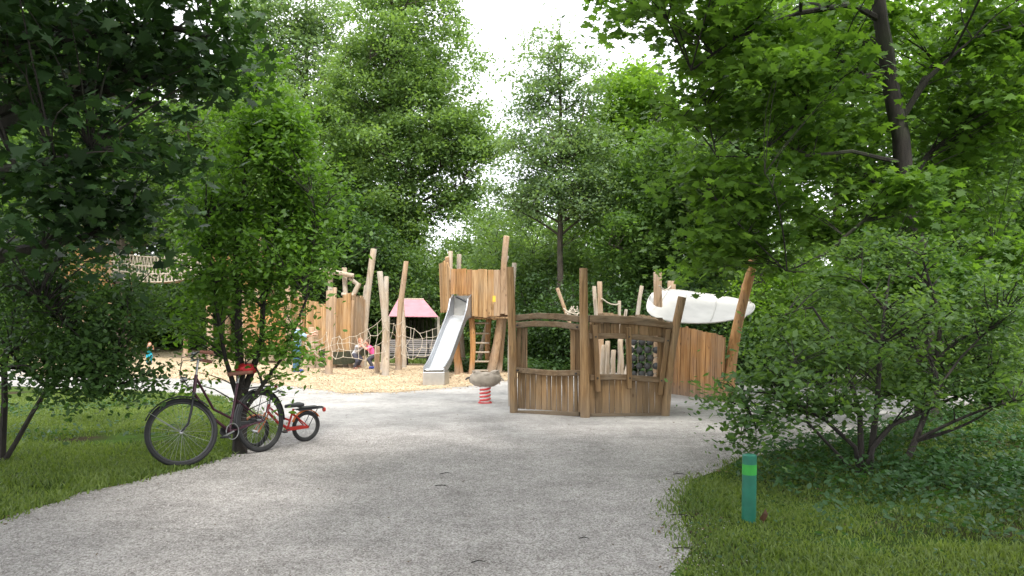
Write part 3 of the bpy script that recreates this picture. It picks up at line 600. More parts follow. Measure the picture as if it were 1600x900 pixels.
# ---------------------------------------------------------------- playhouse (crooked facade)
class Wall:
    def __init__(s, A, B):
        s.A, s.B = Vector((A[0], A[1])), Vector((B[0], B[1])); s.d = (s.B - s.A); s.len = s.d.length; s.d.normalize()
        s.n = Vector((s.d.y, -s.d.x));                      # towards the viewer
        if s.n.y > 0: s.n = -s.n
    def at(s, px, py, off=0):
        k = (px - CX) / F; t = (s.A.x - k * s.A.y) / (k * s.d.y - s.d.x); q = s.A + s.d * t
        return (t, CH + (HY - py) / F * q.y)
    def w(s, t, z, off=0): q = s.A + s.d * t + s.n * off; return Vector((q.x, q.y, z))
    def prism(s, mb, uv, o0, o1): mb.prism([s.w(t, z, o0) for t, z in uv], Vector((s.n.x, s.n.y, 0)) * (o1 - o0))
    def beam(s, mb, pts, th, o0, o1, n=9, pix=True):       # a curved beam along pixel points, th in pixels
        c = [s.at(*p) for p in pts]; ths = th if isinstance(th, (list, tuple)) else [th] * len(c)
        out = []
        for i in range(n + 1):
            u = i / n * (len(c) - 1); j = min(int(u), len(c) - 2); f = u - j; f2 = f * f * (3 - 2 * f) if len(c) > 2 else f
            p = (c[j][0] + (c[j+1][0] - c[j][0]) * f, c[j][1] + (c[j+1][1] - c[j][1]) * f); h = (ths[j] + (ths[j+1] - ths[j]) * f) * .0097 / 2 * random.uniform(.93, 1.06)
            out.append((p, h))
        vert = abs(c[-1][1] - c[0][1]) > abs(c[-1][0] - c[0][0])
        if vert: uv = [(p[0] - h, p[1]) for p, h in out] + [(p[0] + h, p[1]) for p, h in reversed(out)]
        else: uv = [(p[0], p[1] - h) for p, h in out] + [(p[0], p[1] + h) for p, h in reversed(out)]
        s.prism(mb, uv, o0, o1)
    def planks(s, mb, t0, t1, zb, zt, wd=.10, off=0, th=.025, gap=.004, jb=.0, jt=.0, slant=0):
        t = t0
        while t < t1 - .02:
            ww = min(wd * random.uniform(.65, 1.4), t1 - t)
            b = (zb(t + ww/2) if callable(zb) else zb) + random.uniform(-jb, jb); a = (zt(t + ww/2) if callable(zt) else zt) + random.uniform(-jt, jt)
            e = [random.uniform(-.006, .006) for _ in range(8)]; m = (a + b) / 2; sl = slant * (a - b)
            uv = [(t + gap + e[0]*.5, b), (t + ww - gap + e[1]*.5, b), (t + ww - gap + e[2] + sl/2, m), (t + ww - gap + e[3] + sl, a), (t + gap + e[4] + sl, a + random.uniform(-.01, .01)), (t + gap + e[5] + sl/2, m)]
            o = off + random.uniform(-.006, .006); s.prism(mb, uv, o, o + th); t += ww
random.seed(21)
HA, HB, HC = (.04, 13.0), (1.10, 12.48), (2.31, 12.62)
W1, W2 = Wall(HA, HB), Wall(HB, HC)
house = thing('playhouse', 'crooked weathered plank playhouse front with two open windows', 'playhouse', (1.1, 12.6, 0))
def hp(name, fn, mat='old_v', bv=.006, smooth=False):
    mb = MB(); fn(mb); return mb.build(name, [M[mat], M['end']] if smooth else M[mat], house, smooth=smooth, bevel=bv)
def pix_post(mb, pts, r, d0, d1):
    n = len(pts); mb.tube([P(p[0], p[1], d0 + (d1 - d0) * i / (n - 1)) for i, p in enumerate(pts)], r, 12, lump=.06, capmi=1)
hp('corner_post', lambda m: pix_post(m, [(803, 651), (802, 600), (801, 540), (799, 480), (797, 417)], [.066, .062, .064, .062, .056], 13.0, 12.9), smooth=True, bv=0)
hp('corner_post', lambda m: pix_post(m, [(914.5, 655), (914, 600), (913, 540), (912, 480), (911.5, 419)], [.078, .072, .07, .066, .06], 12.42, 12.42), smooth=True, bv=0)
hp('corner_post', lambda m: pix_post(m, [(1038.5, 653), (1042, 610), (1049, 550), (1057, 505), (1066, 464)], [.07, .072, .068, .064, .066], 12.62, 12.6), smooth=True, bv=0)
z1 = lambda px, py: W1.at(px, py)[1]
t1 = lambda px: W1.at(px, 600)[0]; t2 = lambda px: W2.at(px, 600)[0]
zz = lambda W, py, px: W.at(px, py)[1]
hp('lower_planks', lambda m: W1.planks(m, t1(808), t1(908), zz(W1, 641, 850), lambda t: zz(W1, 583, 850), .085, -.03, gap=.005), 'old_v', .004)
hp('side_boards', lambda m: W1.planks(m, t1(807), t1(823.5), zz(W1, 575, 810), zz(W1, 512, 810), .09, -.03), 'old_v', .004)
hp('side_boards', lambda m: (W1.planks(m, t1(891), t1(908), zz(W1, 582, 900), zz(W1, 513, 900), .09, -.03)), 'old_v', .004)
hp('window_sill', lambda m: W1.beam(m, [(805, 577), (830, 580), (862, 583), (890, 583), (915, 582)], 8.5, -.04, .06), 'old_h', .012)
hp('curved_roof_beam', lambda m: W1.beam(m, [(804, 497), (840, 493.5), (872, 494.5), (908, 499)], 9.5, -.06, .06, 14), 'old_h', .014)
hp('curved_beam', lambda m: W1.beam(m, [(804, 508.5), (835, 505.5), (872, 506.5), (912, 512)], 9, -.04, .075, 14), 'old_h', .014)
hp('base_board', lambda m: W1.beam(m, [(809, 644.5), (860, 645.5), (906, 647)], 7, -.03, .03), 'old_h', .008)
hp('lower_planks', lambda m: W2.planks(m, t2(921), t2(1035), zz(W2, 646, 980), lambda t: zz(W2, 592, 980), .115, -.03, gap=.003), 'old_v', .004)
hp('upper_planks', lambda m: W2.planks(m, t2(928), t2(1046), zz(W2, 525, 985), lambda t: zz(W2, 503 + 5 * t / 1.2, 985), .12, -.03), 'old_v', .004)
hp('side_boards', lambda m: W2.planks(m, t2(921), t2(932), zz(W2, 594, 925), zz(W2, 506, 925), .10, -.03), 'old_v', .004)
hp('side_boards', lambda m: (W2.beam(m, [(1031, 617), (1033, 580), (1040, 520)], 12, -.045, -.01),), 'old_v', .004)
hp('curved_roof_beam', lambda m: W2.beam(m, [(920, 498), (955, 499), (990, 501), (1025, 505), (1051, 510)], [11, 12, 12, 11, 9], -.06, .06, 14), 'old_h', .014)
hp('window_beam', lambda m: W2.beam(m, [(919, 525.5), (960, 524.5), (1000, 527), (1049, 533)], 8.5, -.02, .05, 10), 'old_h', .012)
hp('window_sill', lambda m: W2.beam(m, [(921, 590), (960, 588.5), (1000, 591), (1045, 595)], 9, -.02, .055, 10), 'old_h', .012)
hp('window_post', lambda m: W2.beam(m, [(928, 508), (930, 545), (933, 612)], 8.5, .03, .085), 'old_v', .012)
hp('window_post', lambda m: W2.beam(m, [(981, 511), (981, 545), (982, 607)], 8, .03, .085), 'old_v', .012)
hp('window_post', lambda m: W2.beam(m, [(1042.5, 514), (1037, 560), (1029, 617)], 7.5, .03, .085), 'old_v', .012)
hp('base_board', lambda m: W2.beam(m, [(922, 648.5), (980, 648), (1034, 648)], 5, -.03, .02), 'old_h', .006)
for (W_, px_, py_) in [(W1, 812, 508), (W1, 905, 511), (W1, 812, 578), (W1, 903, 583), (W2, 929, 526), (W2, 981, 526), (W2, 1041, 532), (W2, 932, 590), (W2, 982, 590), (W2, 1031, 594)]:
    t_, z_ = W_.at(px_, py_); q0, q1 = W_.w(t_, z_, .05), W_.w(t_, z_, .096); mb = MB(); mb.tube([q0, q1], .013, 10); mb.build('bolt', M['dark_metal'], house, smooth=True)
# sides and back posts of the house
WS = Wall((2.33, 12.68), (2.55, 14.1)); WL = Wall((.03, 13.06), (-.02, 13.9))
def sidewall(W, zt):
    def f(m): W.planks(m, .05, W.len, .02, zt, .11, -.02)
    return f
hp('side_wall', sidewall(WS, .75), 'old_v', .004)
hp('roof_boards', lambda m: [m.box((1.35 + i * .085 + .05, 12.98, 1.50 + .02 * math.sin(i) - .005 * i), (.078, .62, .022), Matrix.Rotation(R(random.uniform(-2, 2)), 3, 'Z') @ Matrix.Rotation(R(8), 3, 'X')) for i in range(11)], 'old_v', .003)
hp('roof_batten', lambda m: m.box((1.82, 13.25, 1.46), (1.15, .06, .05)), 'old_h', .004)
hp('back_post', lambda m: m.log((1.26, 13.25, -.03), (1.27, 13.25, 1.44), .05, .045), smooth=True, bv=0)
hp('back_post', lambda m: m.log((2.38, 13.3, -.03), (2.36, 13.25, 1.42), .05, .045), smooth=True, bv=0)

# ---------------------------------------------------------------- standing logs
def log(label, base, top, r0, r1, mat='pale_v', group=None, bend=.03, name='log_post'):
    mb = MB(); b = Vector(base); b.z = -.06; mb.log(b, top, r0, r1, bend); o = mb.build(name, [M[mat], M['end']], None, smooth=True, loc=(b.x, b.y, 0)); return tag(o, label, 'post', group)
def pl(label, bpx, bpy, tpx, tpy, w0, w1, mat='pale_v', dd=0, d=None, group='climbing posts in the wood chips', bend=.03):
    g0 = G(bpx, bpy) if d is None else Vector(((bpx - CX) / F * d, d, 0)); dt = g0.y + dd
    return log(label, g0, P(tpx, tpy, dt), w0 / 2 / F * g0.y, w1 / 2 / F * dt, mat, group, bend)
random.seed(3)
pl('tallest pale climbing post, leaning right, behind the kinked front post', 566, 572, 582.5, 390, 14, 9.5, 'pale_v', .3, bend=.06)
pl('kinked pale log post in front, standing in the wood chips', 602, 588, 595.5, 425, 11.5, 9, 'pale_v', 0, bend=.06)
pl('short forked stub peeping out behind the kinked front post', 598, 579, 604, 433, 9, 7, 'pale_v', .3)
pl('leaning pale post with a dark orange foot in front of the rose tarpaulin', 623, 579, 633.5, 409, 10.5, 8, 'warm_v', 0, bend=.05)
pl('grey post close beside the leaning post at the rope net', 631, 575, 628, 462, 8, 8, 'pale_v', .2)
pl('thick reddish log post at the left end of the rope net', 513.5, 585, 515, 455, 13, 11, 'warm_v', 0)
pl('pale slanting post left of the tallest climbing post', 562, 565, 571.5, 447, 8, 8, 'pale_v', .2)
pl('short orange stub beside the kinked front post', 590, 584, 589, 542, 8.5, 8.5, 'warm_v', 0)
pl('short warm stub between the red post and the kinked post', 565.5, 575, 566, 555, 7, 7, 'warm_v', 0)
pl('lone low post in the chips far left, seen under the leaves', 289, 560, 291, 527, 9, 8, 'warm_v', 0, group=None)
# posts behind the playhouse
gb = 'posts standing behind the playhouse'
pl('taller of the two close pale posts above the playhouse roof', 938, 600, 938, 441, 9, 8, 'warm_v', 0, d=18.2, group=gb)
pl('shorter of the two close pale posts above the playhouse roof', 932, 600, 929.5, 448, 6, 6, 'pale_v', 0, d=18.5, group=gb)
pl('short thin stake above the roof right of the paired posts', 967, 600, 968, 471, 5, 5, 'pale_v', 0, d=18.5, group=gb)
pl('thin slanting pole crossing above the middle of the roof', 974, 590, 1004.5, 448, 6.5, 6.5, 'pale_v', 0, d=19.0, group=gb)
pl('tiny leaning stake beside the short thin stake', 966, 585, 977, 484, 5, 5, 'pale_v', 0, d=18.8, group=gb)
pl('slim leaning stake above the left window of the playhouse', 917, 590, 871, 451, 6, 6, 'warm_v', 0, d=20.6, group=gb)
log('narrow grey post rising beside the left corner of the playhouse', (-.02, 13.9, 0), P(802, 412, 13.9), .05, .035, 'pale_v', gb)
for i, (px, tp, lb) in enumerate([(941, 540, 'pale log seen low in the right window, first from the left'), (950, 534, 'pale log seen low in the right window, second from the left'), (958, 548, 'short pale log seen low in the right window, third from the left'), (970, 532, 'pale log beside the middle bar of the right window')]):
    pl(lb, px, 600, px + (2, -1, 1, 0)[i], tp, 9, 8, 'pale_v', 0, d=16.2 + .2 * i, group='low logs seen through the right window')

def ropes(name, label, cat, lines, r=.011, mat='rope', sag=.06, knots=None, group=None):
    root = lines[0][0]; mb = MB()
    for a, b in lines:
        a, b = Vector(a), Vector(b); ln = (b - a).length; mb.tube([a.lerp(b, t / 4) - Vector((0, 0, math.sin(t / 4 * math.pi) * sag * ln)) for t in range(5)], r, 5)
    for k in knots or []: mb.ball(k, r * 2.4, 8, 5)
    o = mb.build(name, M[mat], None, smooth=True, loc=(root[0], root[1], 0)); return tag(o, label, cat, group)
def net(label, c00, c10, c11, c01, nu, nv, sag=.10, r=.0065):
    c00, c10, c11, c01 = map(Vector, (c00, c10, c11, c01))
    def q(u, v): p = (c00 * (1-u) + c10 * u) * (1-v) + (c01 * (1-u) + c11 * u) * v; p = p.copy(); p.z -= sag * (1 - (2*u-1)**2) + random.uniform(-.06, .06); p.x += random.uniform(-.06, .06); return p
    gr = [[q(i / nu, j / nv) for i in range(nu + 1)] for j in range(nv + 1)]; L_ = []
    for j in range(nv + 1):
        for i in range(nu + 1):
            if i < nu: L_.append((gr[j][i], gr[j][i+1]))
            if j < nv: L_.append((gr[j][i], gr[j+1][i]))
    return ropes('climbing_net', label, 'rope net', L_, r, 'rope', .03, [p for row in gr for p in row])
random.seed(8)
net('sagging knotted rope net between the leaning post and the slide tower', P(632, 512, 22.2), P(694, 508, 21.2), P(694, 545, 20.8), P(626, 556, 21.9), 7, 3, .12)
net('knotted rope net between the red post and the kinked front post', P(517, 528, 20.7), P(596, 500, 20.2), P(600, 548, 20.1), P(516, 556, 20.6), 8, 3, .14)
net('loose rope net hanging left of the red post', P(473, 535, 21.3), P(510, 520, 20.7), P(510, 556, 20.6), P(478, 540, 21.3), 4, 3, .10)
net('rope net stretched between the kinked post and the leaning post', P(603, 500, 20.1), P(628, 505, 22.1), P(624, 558, 22.1), P(602, 552, 20.2), 3, 3, .06)
ropes('rope', 'pale rope hanging from the paired posts above the roof', 'rope', [(P(940, 466, 18.1), P(968, 475, 18.4))], .016, sag=.12)
ropes('rope', 'tangled pale rope lying above the left part of the roof', 'rope', [(P(880 + random.uniform(-2, 24), 478 + random.uniform(0, 16), 19.5 + random.uniform(-.3, .3)), P(884 + random.uniform(-2, 30), 480 + random.uniform(0, 14), 19.5 + random.uniform(-.3, .3))) for _ in range(12)], .014, sag=.2)
ropes('rope', 'short rope tied between the two posts of the white canopy', 'rope', [(P(1030, 446, 15.6), P(1048, 447, 17.2))], .014, sag=.05)
# rubber ball net behind the right window
bn = thing('ball_net', 'net of dark rubber balls hanging behind the right window', 'rope net', P(1007, 600, 15.6).to_tuple()[:2] + (0,))
mr_, mb_ = MB(), MB()
for j in range(5):
    zy = 533 + j * 12.5; mr_.tube([P(984, zy, 15.6), P(1007, zy + 2, 15.6), P(1033, zy, 15.6)], .010, 5)
for i in range(5): mr_.tube([P(986 + i * 11, 520, 15.6), P(986 + i * 11, 600, 15.6)], .008, 5)
mr_.build('ropes', M['rope'], bn, smooth=True)
for j in range(5):
    for i in range(3 + j % 2): b_ = MB(); b_.ball(P(990 + i * 13 + (j % 2) * -4, 534.5 + j * 12.5, 15.58), .066, 12, 8); b_.build('rubber_ball', M['ballgrey'], bn, smooth=True)
for s_ in (-1, 1): MB().log(P(1008 + s_ * 27, 600, 15.6) * Vector((1, 1, 0)) if False else Vector((P(1008 + s_ * 27, 600, 15.6).x, 15.6, -.05)), P(1008 + s_ * 27, 500, 15.6), .05, .045).build('net_post', [M['warm_v'], M['end']], bn, smooth=True)

# ---------------------------------------------------------------- white canopy, its posts, plank wall
can = thing('canopy', 'white oval sail canopy stretched over the plank hut', 'canopy', (3.9, 15.6, 0))
n_ = 36; ring = []
def canpt(u, v):     # u, v in the unit square: u along the sail, v from its low near edge to its high far edge
    t = (v + 1) / 2; d = 15.6 + 1.5 * t
    p = P(1095 + 76 * u + 6 * (2 * t - 1) + 7 * u * (1 - v * v), 505 - 46 * t + 11 * t * u - 9 * (1 - t) * u * u, d); p.z -= .05 * (1 - u * u) * (1 - v * v); return p
rows = 8; top = [canpt(0, 0)]
for j in range(1, rows + 1):
    for i in range(n_):
        a = 2 * math.pi * i / n_; rr = j / rows; ca, sa = math.cos(a), math.sin(a); sq = 1 / (abs(ca) ** 4.5 + abs(sa) ** 4.5) ** (1 / 4.5); p = canpt(rr * ca * sq, rr * sa * sq); top.append(p)
fs = [(0, 1 + i, 1 + (i + 1) % n_) for i in range(n_)] + [(1 + (j-1)*n_ + i, 1 + j*n_ + i, 1 + j*n_ + (i+1) % n_, 1 + (j-1)*n_ + (i+1) % n_) for j in range(1, rows) for i in range(n_)]
mb = MB(); mb.add(top, fs); o = mb.build('canvas', M['canvas'], can, smooth=True); sm = o.modifiers.new('t', 'SOLIDIFY'); sm.thickness = .012
mb = MB(); rim = top[1 + (rows-1)*n_:]; mb.tube(rim + [rim[0]], .014, 6, cap=False); mb.build('edge_seam', M['canvas'], can, smooth=True)
for u_ in (-.35, .25): mb = MB(); mb.tube([canpt(u_, v_ / 8) + Vector((0, 0, .008)) for v_ in range(-8, 9)], .009, 5); mb.build('panel_seam', M['canvas'], can, smooth=True)
for a_, b_ in ((canpt(-.9, .85), P(1030, 468, 16.3)), (canpt(.93, .8), P(1166, 462, 15.2)), (canpt(.95, -.8), P(1156, 505, 15.0)), (canpt(-.4, 1), P(1049, 456, 17.2))): mb = MB(); mb.tube([a_, b_], .012, 6); mb.build('tie_rope', M['rope'], can, smooth=True)
random.seed(31)
pl('thick upright post rising through the left end of the white canopy', 1027, 560, 1026.5, 426, 13.5, 12.5, 'warm_v', 0, d=16.3, group='posts holding the white canopy')
pl('short topped post behind the white canopy', 1049, 560, 1049.5, 440, 14, 13.5, 'warm_v', 0, d=17.3, group='posts holding the white canopy')
pl('thick red-brown leaning post at the right end of the white canopy', 1137, 628, 1174, 400, 19, 15, 'new_o', .25, group='posts holding the white canopy', bend=.05)
pl('second leaning post standing just behind the red-brown one', 1126, 622, 1162, 445, 11, 9, 'new_o', .2, group='posts holding the white canopy', bend=.04)
WP = Wall(((1046 - CX) / F * 16.0, 16.0), ((1131 - CX) / F * 14.6, 14.6)); random.seed(4)
mb = MB(); WP.planks(mb, -.25, WP.len, .0, lambda t: 1.30 - .22 * (max(0, t - .3) / WP.len) ** 1.3 - .15 * max(0, .4 - t) + .0, .105, 0, .03, .002, 0, .012, .04)
pw = thing('plank_wall', 'orange-brown curved-top plank wall beneath the white canopy', 'wall', (3.5, 15.3, 0)); mb.build('planks', M['new_o'], pw, bevel=.004)
mb = MB(); WP.prism(mb, [(-.2, .35), (WP.len, .35), (WP.len, .43), (-.2, .43)], -.05, -.005); WP.prism(mb, [(-.2, .95), (WP.len, .9), (WP.len, .98), (-.2, 1.03)], -.05, -.005); mb.build('rail', M['old_h'], pw)

# ---------------------------------------------------------------- slide tower
random.seed(12)
tw = thing('slide_tower', 'tall orange plank tower on leaning log legs carrying the slide', 'play tower', (-.9, 20.8, 0))
FT = Wall(((703 - CX) / F * 20.3, 20.3), ((788 - CX) / F * 20.5, 20.5))
ft = lambda px: FT.at(px, 450)[0]; fz = lambda py: FT.at(745, py)[1]
def tp(name, fn, mat='new_v', bv=.005, smooth=False):
    mb = MB(); fn(mb); return mb.build(name, [M[mat], M['end']] if smooth else M[mat], tw, smooth=smooth, bevel=bv)
tp('parapet_planks', lambda m: FT.planks(m, ft(704), ft(738), fz(460), lambda t: fz(421), .13, 0, .035, .002, 0, .02), 'new_o')
tp('front_planks', lambda m: FT.planks(m, ft(737), ft(771), fz(495), lambda t: fz(421), .13, .02, .035, .002, .05, .02), 'new_v')
tp('front_planks', lambda m: FT.planks(m, ft(771), ft(797), fz(494), lambda t: fz(422), .12, .0, .035, .002, .06, .02), 'warm_v')
WLf = Wall(((690 - CX) / F * 21.5, 21.5), ((706 - CX) / F * 20.35, 20.35)); 
tp('flared_side_planks', lambda m: WLf.planks(m, 0, WLf.len, WLf.at(700, 486)[1], lambda t: WLf.at(700, 405 + 8 * t)[1], .14, 0, .035, .002, .06, .06, -.16), 'new_v')
WBk = Wall((-1.4, 21.9), (-.1, 22.0)); tp('back_planks', lambda m: WBk.planks(m, .0, WBk.len, 1.35, 2.55, .14, 0, .03, .002, .03, .03), 'new_v')
WRt = Wall(((797 - CX) / F * 20.55, 20.55), (-.1, 21.95)); tp('side_planks', lambda m: WRt.planks(m, .0, WRt.len, 1.40, 2.6, .13, 0, .03, .002, .04, .03), 'warm_v')
tp('floor', lambda m: [m.box((-1.4 + .13 * i, 21.15, 1.42), (.12, 1.45, .04)) for i in range(12)], 'old_v')
def tlog(name, bpx, bd, tpx, tpy, td, w0, w1, mat='new_o', bend=.04): tp(name, lambda m: m.log(Vector(((bpx - CX) / F * bd, bd, -.05)), P(tpx, tpy, td), w0/2/F*bd, w1/2/F*td, bend), mat, 0, True)
tlog('leaning_mast', 766, 20.9, 795.5, 370, 20.3, 14, 9, 'warm_v', .04)
tlog('leg', 779, 21.2, 793, 430, 21.2, 10, 9, 'warm_v')
tlog('leg', 735.5, 20.6, 738, 470, 20.6, 9, 9)
tlog('leg', 764, 21.8, 763, 480, 21.8, 9, 9)
tlog('leg', 714, 20.6, 708, 470, 20.6, 9, 9)
tlog('leg', 721, 21.0, 708, 480, 21.0, 8, 8)
tlog('leg', 704, 22.0, 703.5, 393, 21.9, 8, 7.5, 'pale_v')
tlog('corner_post', 725, 22.4, 719, 398, 22.1, 8, 7.5, 'pale_v')
tlog('corner_post', 714, 22.4, 697, 402, 21.6, 8, 7)
tlog('corner_post', 745, 22.4, 791, 400, 22.0, 8, 5, 'pale_v')
for y_ in (505, 521, 536, 550.5, 565, 579): tp('ladder_rung', lambda m: m.tube([P(735, y_, 20.62), P(764, y_, 20.85)], .024, 7), 'pale_v', 0, True)
mb = MB(); q = P(772, 467, 20.28); mb.box(q, (.075, .012, .15)); mb.build('small_plate', M['yellow'], tw, bevel=.003)
# slide
sl_ = thing('slide', 'shiny stainless steel slide running down from the tower', 'slide', (-1.65, 17.7, 0))
X0, X1 = -1.24, -1.66; prof = [(20.45, 1.49), (20.05, 1.45), (19.85, 1.40), (19.55, 1.24), (19.0, .92), (18.45, .60), (18.2, .46), (18.02, .39), (17.85, .36), (17.62, .35)]
def sx(y): return X1 + (X0 - X1) * (y - 17.6) / (20.3 - 17.6)
hw = .205
mb = MB(); vs_ = []
for y, z in prof: vs_ += [(sx(y) - hw, y, z), (sx(y) - hw * .8, y, z - .015), (sx(y) + hw * .8, y, z - .015), (sx(y) + hw, y, z)]
mb.add(vs_, [(i*4+k, i*4+k+1, (i+1)*4+k+1, (i+1)*4+k) for i in range(len(prof)-1) for k in range(3)]); o = mb.build('chute', M['steel'], sl_, smooth=True); s_ = o.modifiers.new('t', 'SOLIDIFY'); s_.thickness = .006
for sd_ in (-1, 1):
    mb = MB(); hts = [.50, .42, .20, .15, .15, .15, .15, .13, .10, .04]; vs_ = []
    for (y, z), h in zip(prof, hts): vs_ += [(sx(y) + sd_ * hw, y, z - .05), (sx(y) + sd_ * hw, y, z + h), (sx(y) + sd_ * (hw + .022), y, z + h), (sx(y) + sd_ * (hw + .022), y, z - .05)]
    mb.add(vs_, [(i*4+k, i*4+(k+1) % 4, (i+1)*4+(k+1) % 4, (i+1)*4+k) for i in range(len(prof)-1) for k in range(4)] + [(0,1,2,3), tuple((len(prof)-1)*4+k for k in (3,2,1,0))])
    mb.tube([(sx(y) + sd_ * (hw + .01), y, z + h) for (y, z), h in zip(prof, hts)], .018, 8); mb.build('side_rail', M['steel_rail'], sl_)
mb = MB(); mb.prism([(sx(17.62) - hw - .03, 17.60, 0), (sx(17.62) + hw + .03, 17.60, 0), (sx(17.62) + hw + .03, 17.60, .30), (sx(17.62) - hw - .03, 17.60, .30)], (0.06, .5, 0)); mb.build('exit_box', M['steel_box'], sl_, bevel=.02)
mb = MB(); mb.tube([P(712, 463, 20.22), P(730, 472, 20.15)], .026, 8); mb.build('grab_bar', M['dark_metal'], sl_, smooth=True)
mb = MB(); mb.prism([P(709, 462, 20.5), P(734, 462, 20.5), P(734, 494, 20.5), P(709, 494, 20.5)], (0, .03, 0)); mb.build('entry_panel', M['steel_box'], sl_)

# ---------------------------------------------------------------- spring rider
sr = G(758, 630); srd = thing('spring_rider', 'grey-brown carved animal spring rider on a red and white coil', 'spring rider', sr)
mb = MB(); turns = 4.5; pts = [(.085 * math.cos(t), .085 * math.sin(t), .02 + .27 * t / (turns * 2 * math.pi)) for t in np.linspace(0, turns * 2 * math.pi, 90)]
def part(name, fn, mat, root, bv=0, smooth=True): m_ = MB(); fn(m_); return m_.build(name, mat, root, smooth=smooth, bevel=bv, local=True)
seg = 90
part('coil', lambda m: m.tube(pts, .017, 8), M['spring_red'], srd)
part('coil_core', lambda m: m.tube([(0, 0, 0), (0, 0, .29)], .082, 16), M['white_spring'], srd)
part('base_plate', lambda m: m.tube([(0, 0, -.01), (0, 0, .025)], .12, 20), M['spring_red'], srd)
part('carved_body', lambda m: (m.tube([(-.27, 0, .46), (-.24, 0, .44), (-.15, 0, .42), (0, 0, .395), (.13, 0, .41), (.22, 0, .44), (.27, 0, .47)], [.035, .085, .125, .135, .125, .095, .045], 14, lump=.08), m.ball((.17, 0, .515), (.085, .075, .06), 12, 8, noise=.08), m.ball((-.13, 0, .50), (.10, .09, .055), 12, 8, noise=.08), m.ball((.02, 0, .49), (.12, .10, .05), 12, 8, noise=.08)), M['stone'], srd)
part('ear', lambda m: m.tube([(.17, -.03, .5), (.20, -.05, .555), (.25, -.06, .57)], [.03, .025, .01], 7), M['stone'], srd)
part('ear', lambda m: m.tube([(-.16, -.03, .5), (-.19, -.05, .55), (-.22, -.06, .56)], [.03, .022, .01], 7), M['stone'], srd)
part('handle', lambda m: m.tube([(-.20, -.02, .45), (-.30, -.05, .44), (-.335, -.06, .41)], [.016, .015, .014], 8), M['black'], srd)
part('handle', lambda m: m.tube([(.20, -.02, .45), (.29, -.05, .43), (.32, -.06, .40)], [.016, .015, .014], 8), M['stone'], srd)

# ---------------------------------------------------------------- bollard, leaf, twigs
bl = G(1170, 815); bo = thing('bollard', 'round teal green bollard with a lime green band standing in the grass', 'bollard', bl, rot=(0, R(.6), 0))
z = lambda py: (815 - py) / F * bl.y
part('post', lambda m: m.tube([(0, 0, -.05), (0, 0, z(741))], .0535, 28), M['green_post'], bo)
part('band', lambda m: m.tube([(0, 0, z(741)), (0, 0, z(725))], .0545, 28), M['lime'], bo)
part('cap', lambda m: m.tube([(0, 0, z(725)), (0, 0, z(711)), (0, 0, z(710))], [.0535, .0535, .046], 28), M['green_post'], bo)
M['dry'] = plain('dry_leaf', (.075,.032,.014), .8, nz=.3)
mb = MB(); q = G(1193, 822); mb.add([q + Vector(v) for v in ((-.03,0,.06), (-.01,-.02,.10), (.015,0,.13), (.035,.01,.085), (.02,.015,.045), (0,.01,.03))], [(0,1,2,3,4,5)]); mb.tube([q + Vector((0,.01,.0)), q + Vector((.003,.01,.05))], .003, 5)
o = mb.build('dry_leaf', M['dry'], None, loc=q); tag(o, 'single curled brown leaf upright in the grass by the bollard', 'leaf'); o.modifiers.new('t', 'SOLIDIFY').thickness = .002
random.seed(77)
for i, (px, py, ln, lb) in enumerate([(736, 881, .09, 'short dark twig on the gravel near the bottom edge'), (680, 760, .13, 'forked dark twig lying in the middle of the path'), (687, 742, .12, 'thin twig just beyond the forked twig'), (1047, 806, .18, 'twig lying across the grass edge left of the bollard'), (1052, 858, .15, 'twig at the bare patch below the bollard'), (1052, 742, .13, 'twig at the tip of the grass on the right'), (905, 843, .07, 'twig on the yellowish gravel patch')]):
    q = G(px, py); a = random.uniform(-.4, .4); d = Vector((math.cos(a), math.sin(a), 0)); mb = MB(); mb.tube([q + Vector((0,0,.008)), q + d * ln * .5 + Vector((0,.01,.016)), q + d * ln + Vector((0,0,.009))], [.0045, .004, .002], 6)
    if i in (1, 4): mb.tube([q + d * ln * .4 + Vector((0,.006,.014)), q + d * ln * .8 + Vector((0,.05,.01))], [.004, .002], 5)
    tag(mb.build('twig', M['bark_d'], None, loc=q), lb, 'twig', 'twigs lying on the path')

# ---------------------------------------------------------------- benches, fence, tarpaulin
def bench(label, c, wd, rz, top=.78, hs=.42, nb=7, mat='grey_x'):
    b = thing('park_bench', label, 'bench', c, rot=(0, 0, rz))
    tilt = .16
    part('backrest', lambda m: [m.box((0, .20 + .05 * i * .45, hs + .04 + (top - hs - .04) * (i + .5) / nb), (wd, .022, (top - hs - .05) / nb * .82), Matrix.Rotation(R(-10), 3, 'X')) for i in range(nb)], M[mat], b, .004, False)
    part('seat', lambda m: [m.box((0, -.22 + .068 * i, hs), (wd, .058, .03)) for i in range(6)], M[mat], b, .004, False)
    part('front_rail', lambda m: m.box((0, -.25, hs - .05), (wd, .03, .05)), M['dark_metal'], b, .004, False)
    for k in range(4):
        x_ = -wd / 2 + .12 + (wd - .24) * k / 3
        part('leg', lambda m: (m.box((x_, -.2, hs/2 - .02), (.05, .05, hs)), m.box((x_, .16, hs/2 - .02), (.05, .05, hs)), m.box((x_, -.02, hs - .09), (.045, .40, .05)), m.box((x_, .215, hs + .10), (.04, .05, .44), Matrix.Rotation(R(-10), 3, 'X'))), M['dark_metal'], b, .004, False)
    return b
bench('long grey slatted bench in the grass behind the rope net', ((652 - CX) / F * 24.2, 24.2, 0), 2.05, R(2), .74, .30)
bench('weathered grey bench half hidden behind the arching bush', ((1282 - CX) / F * 18.6, 18.6, 0), 1.25, R(-4), .52, .30, 3)

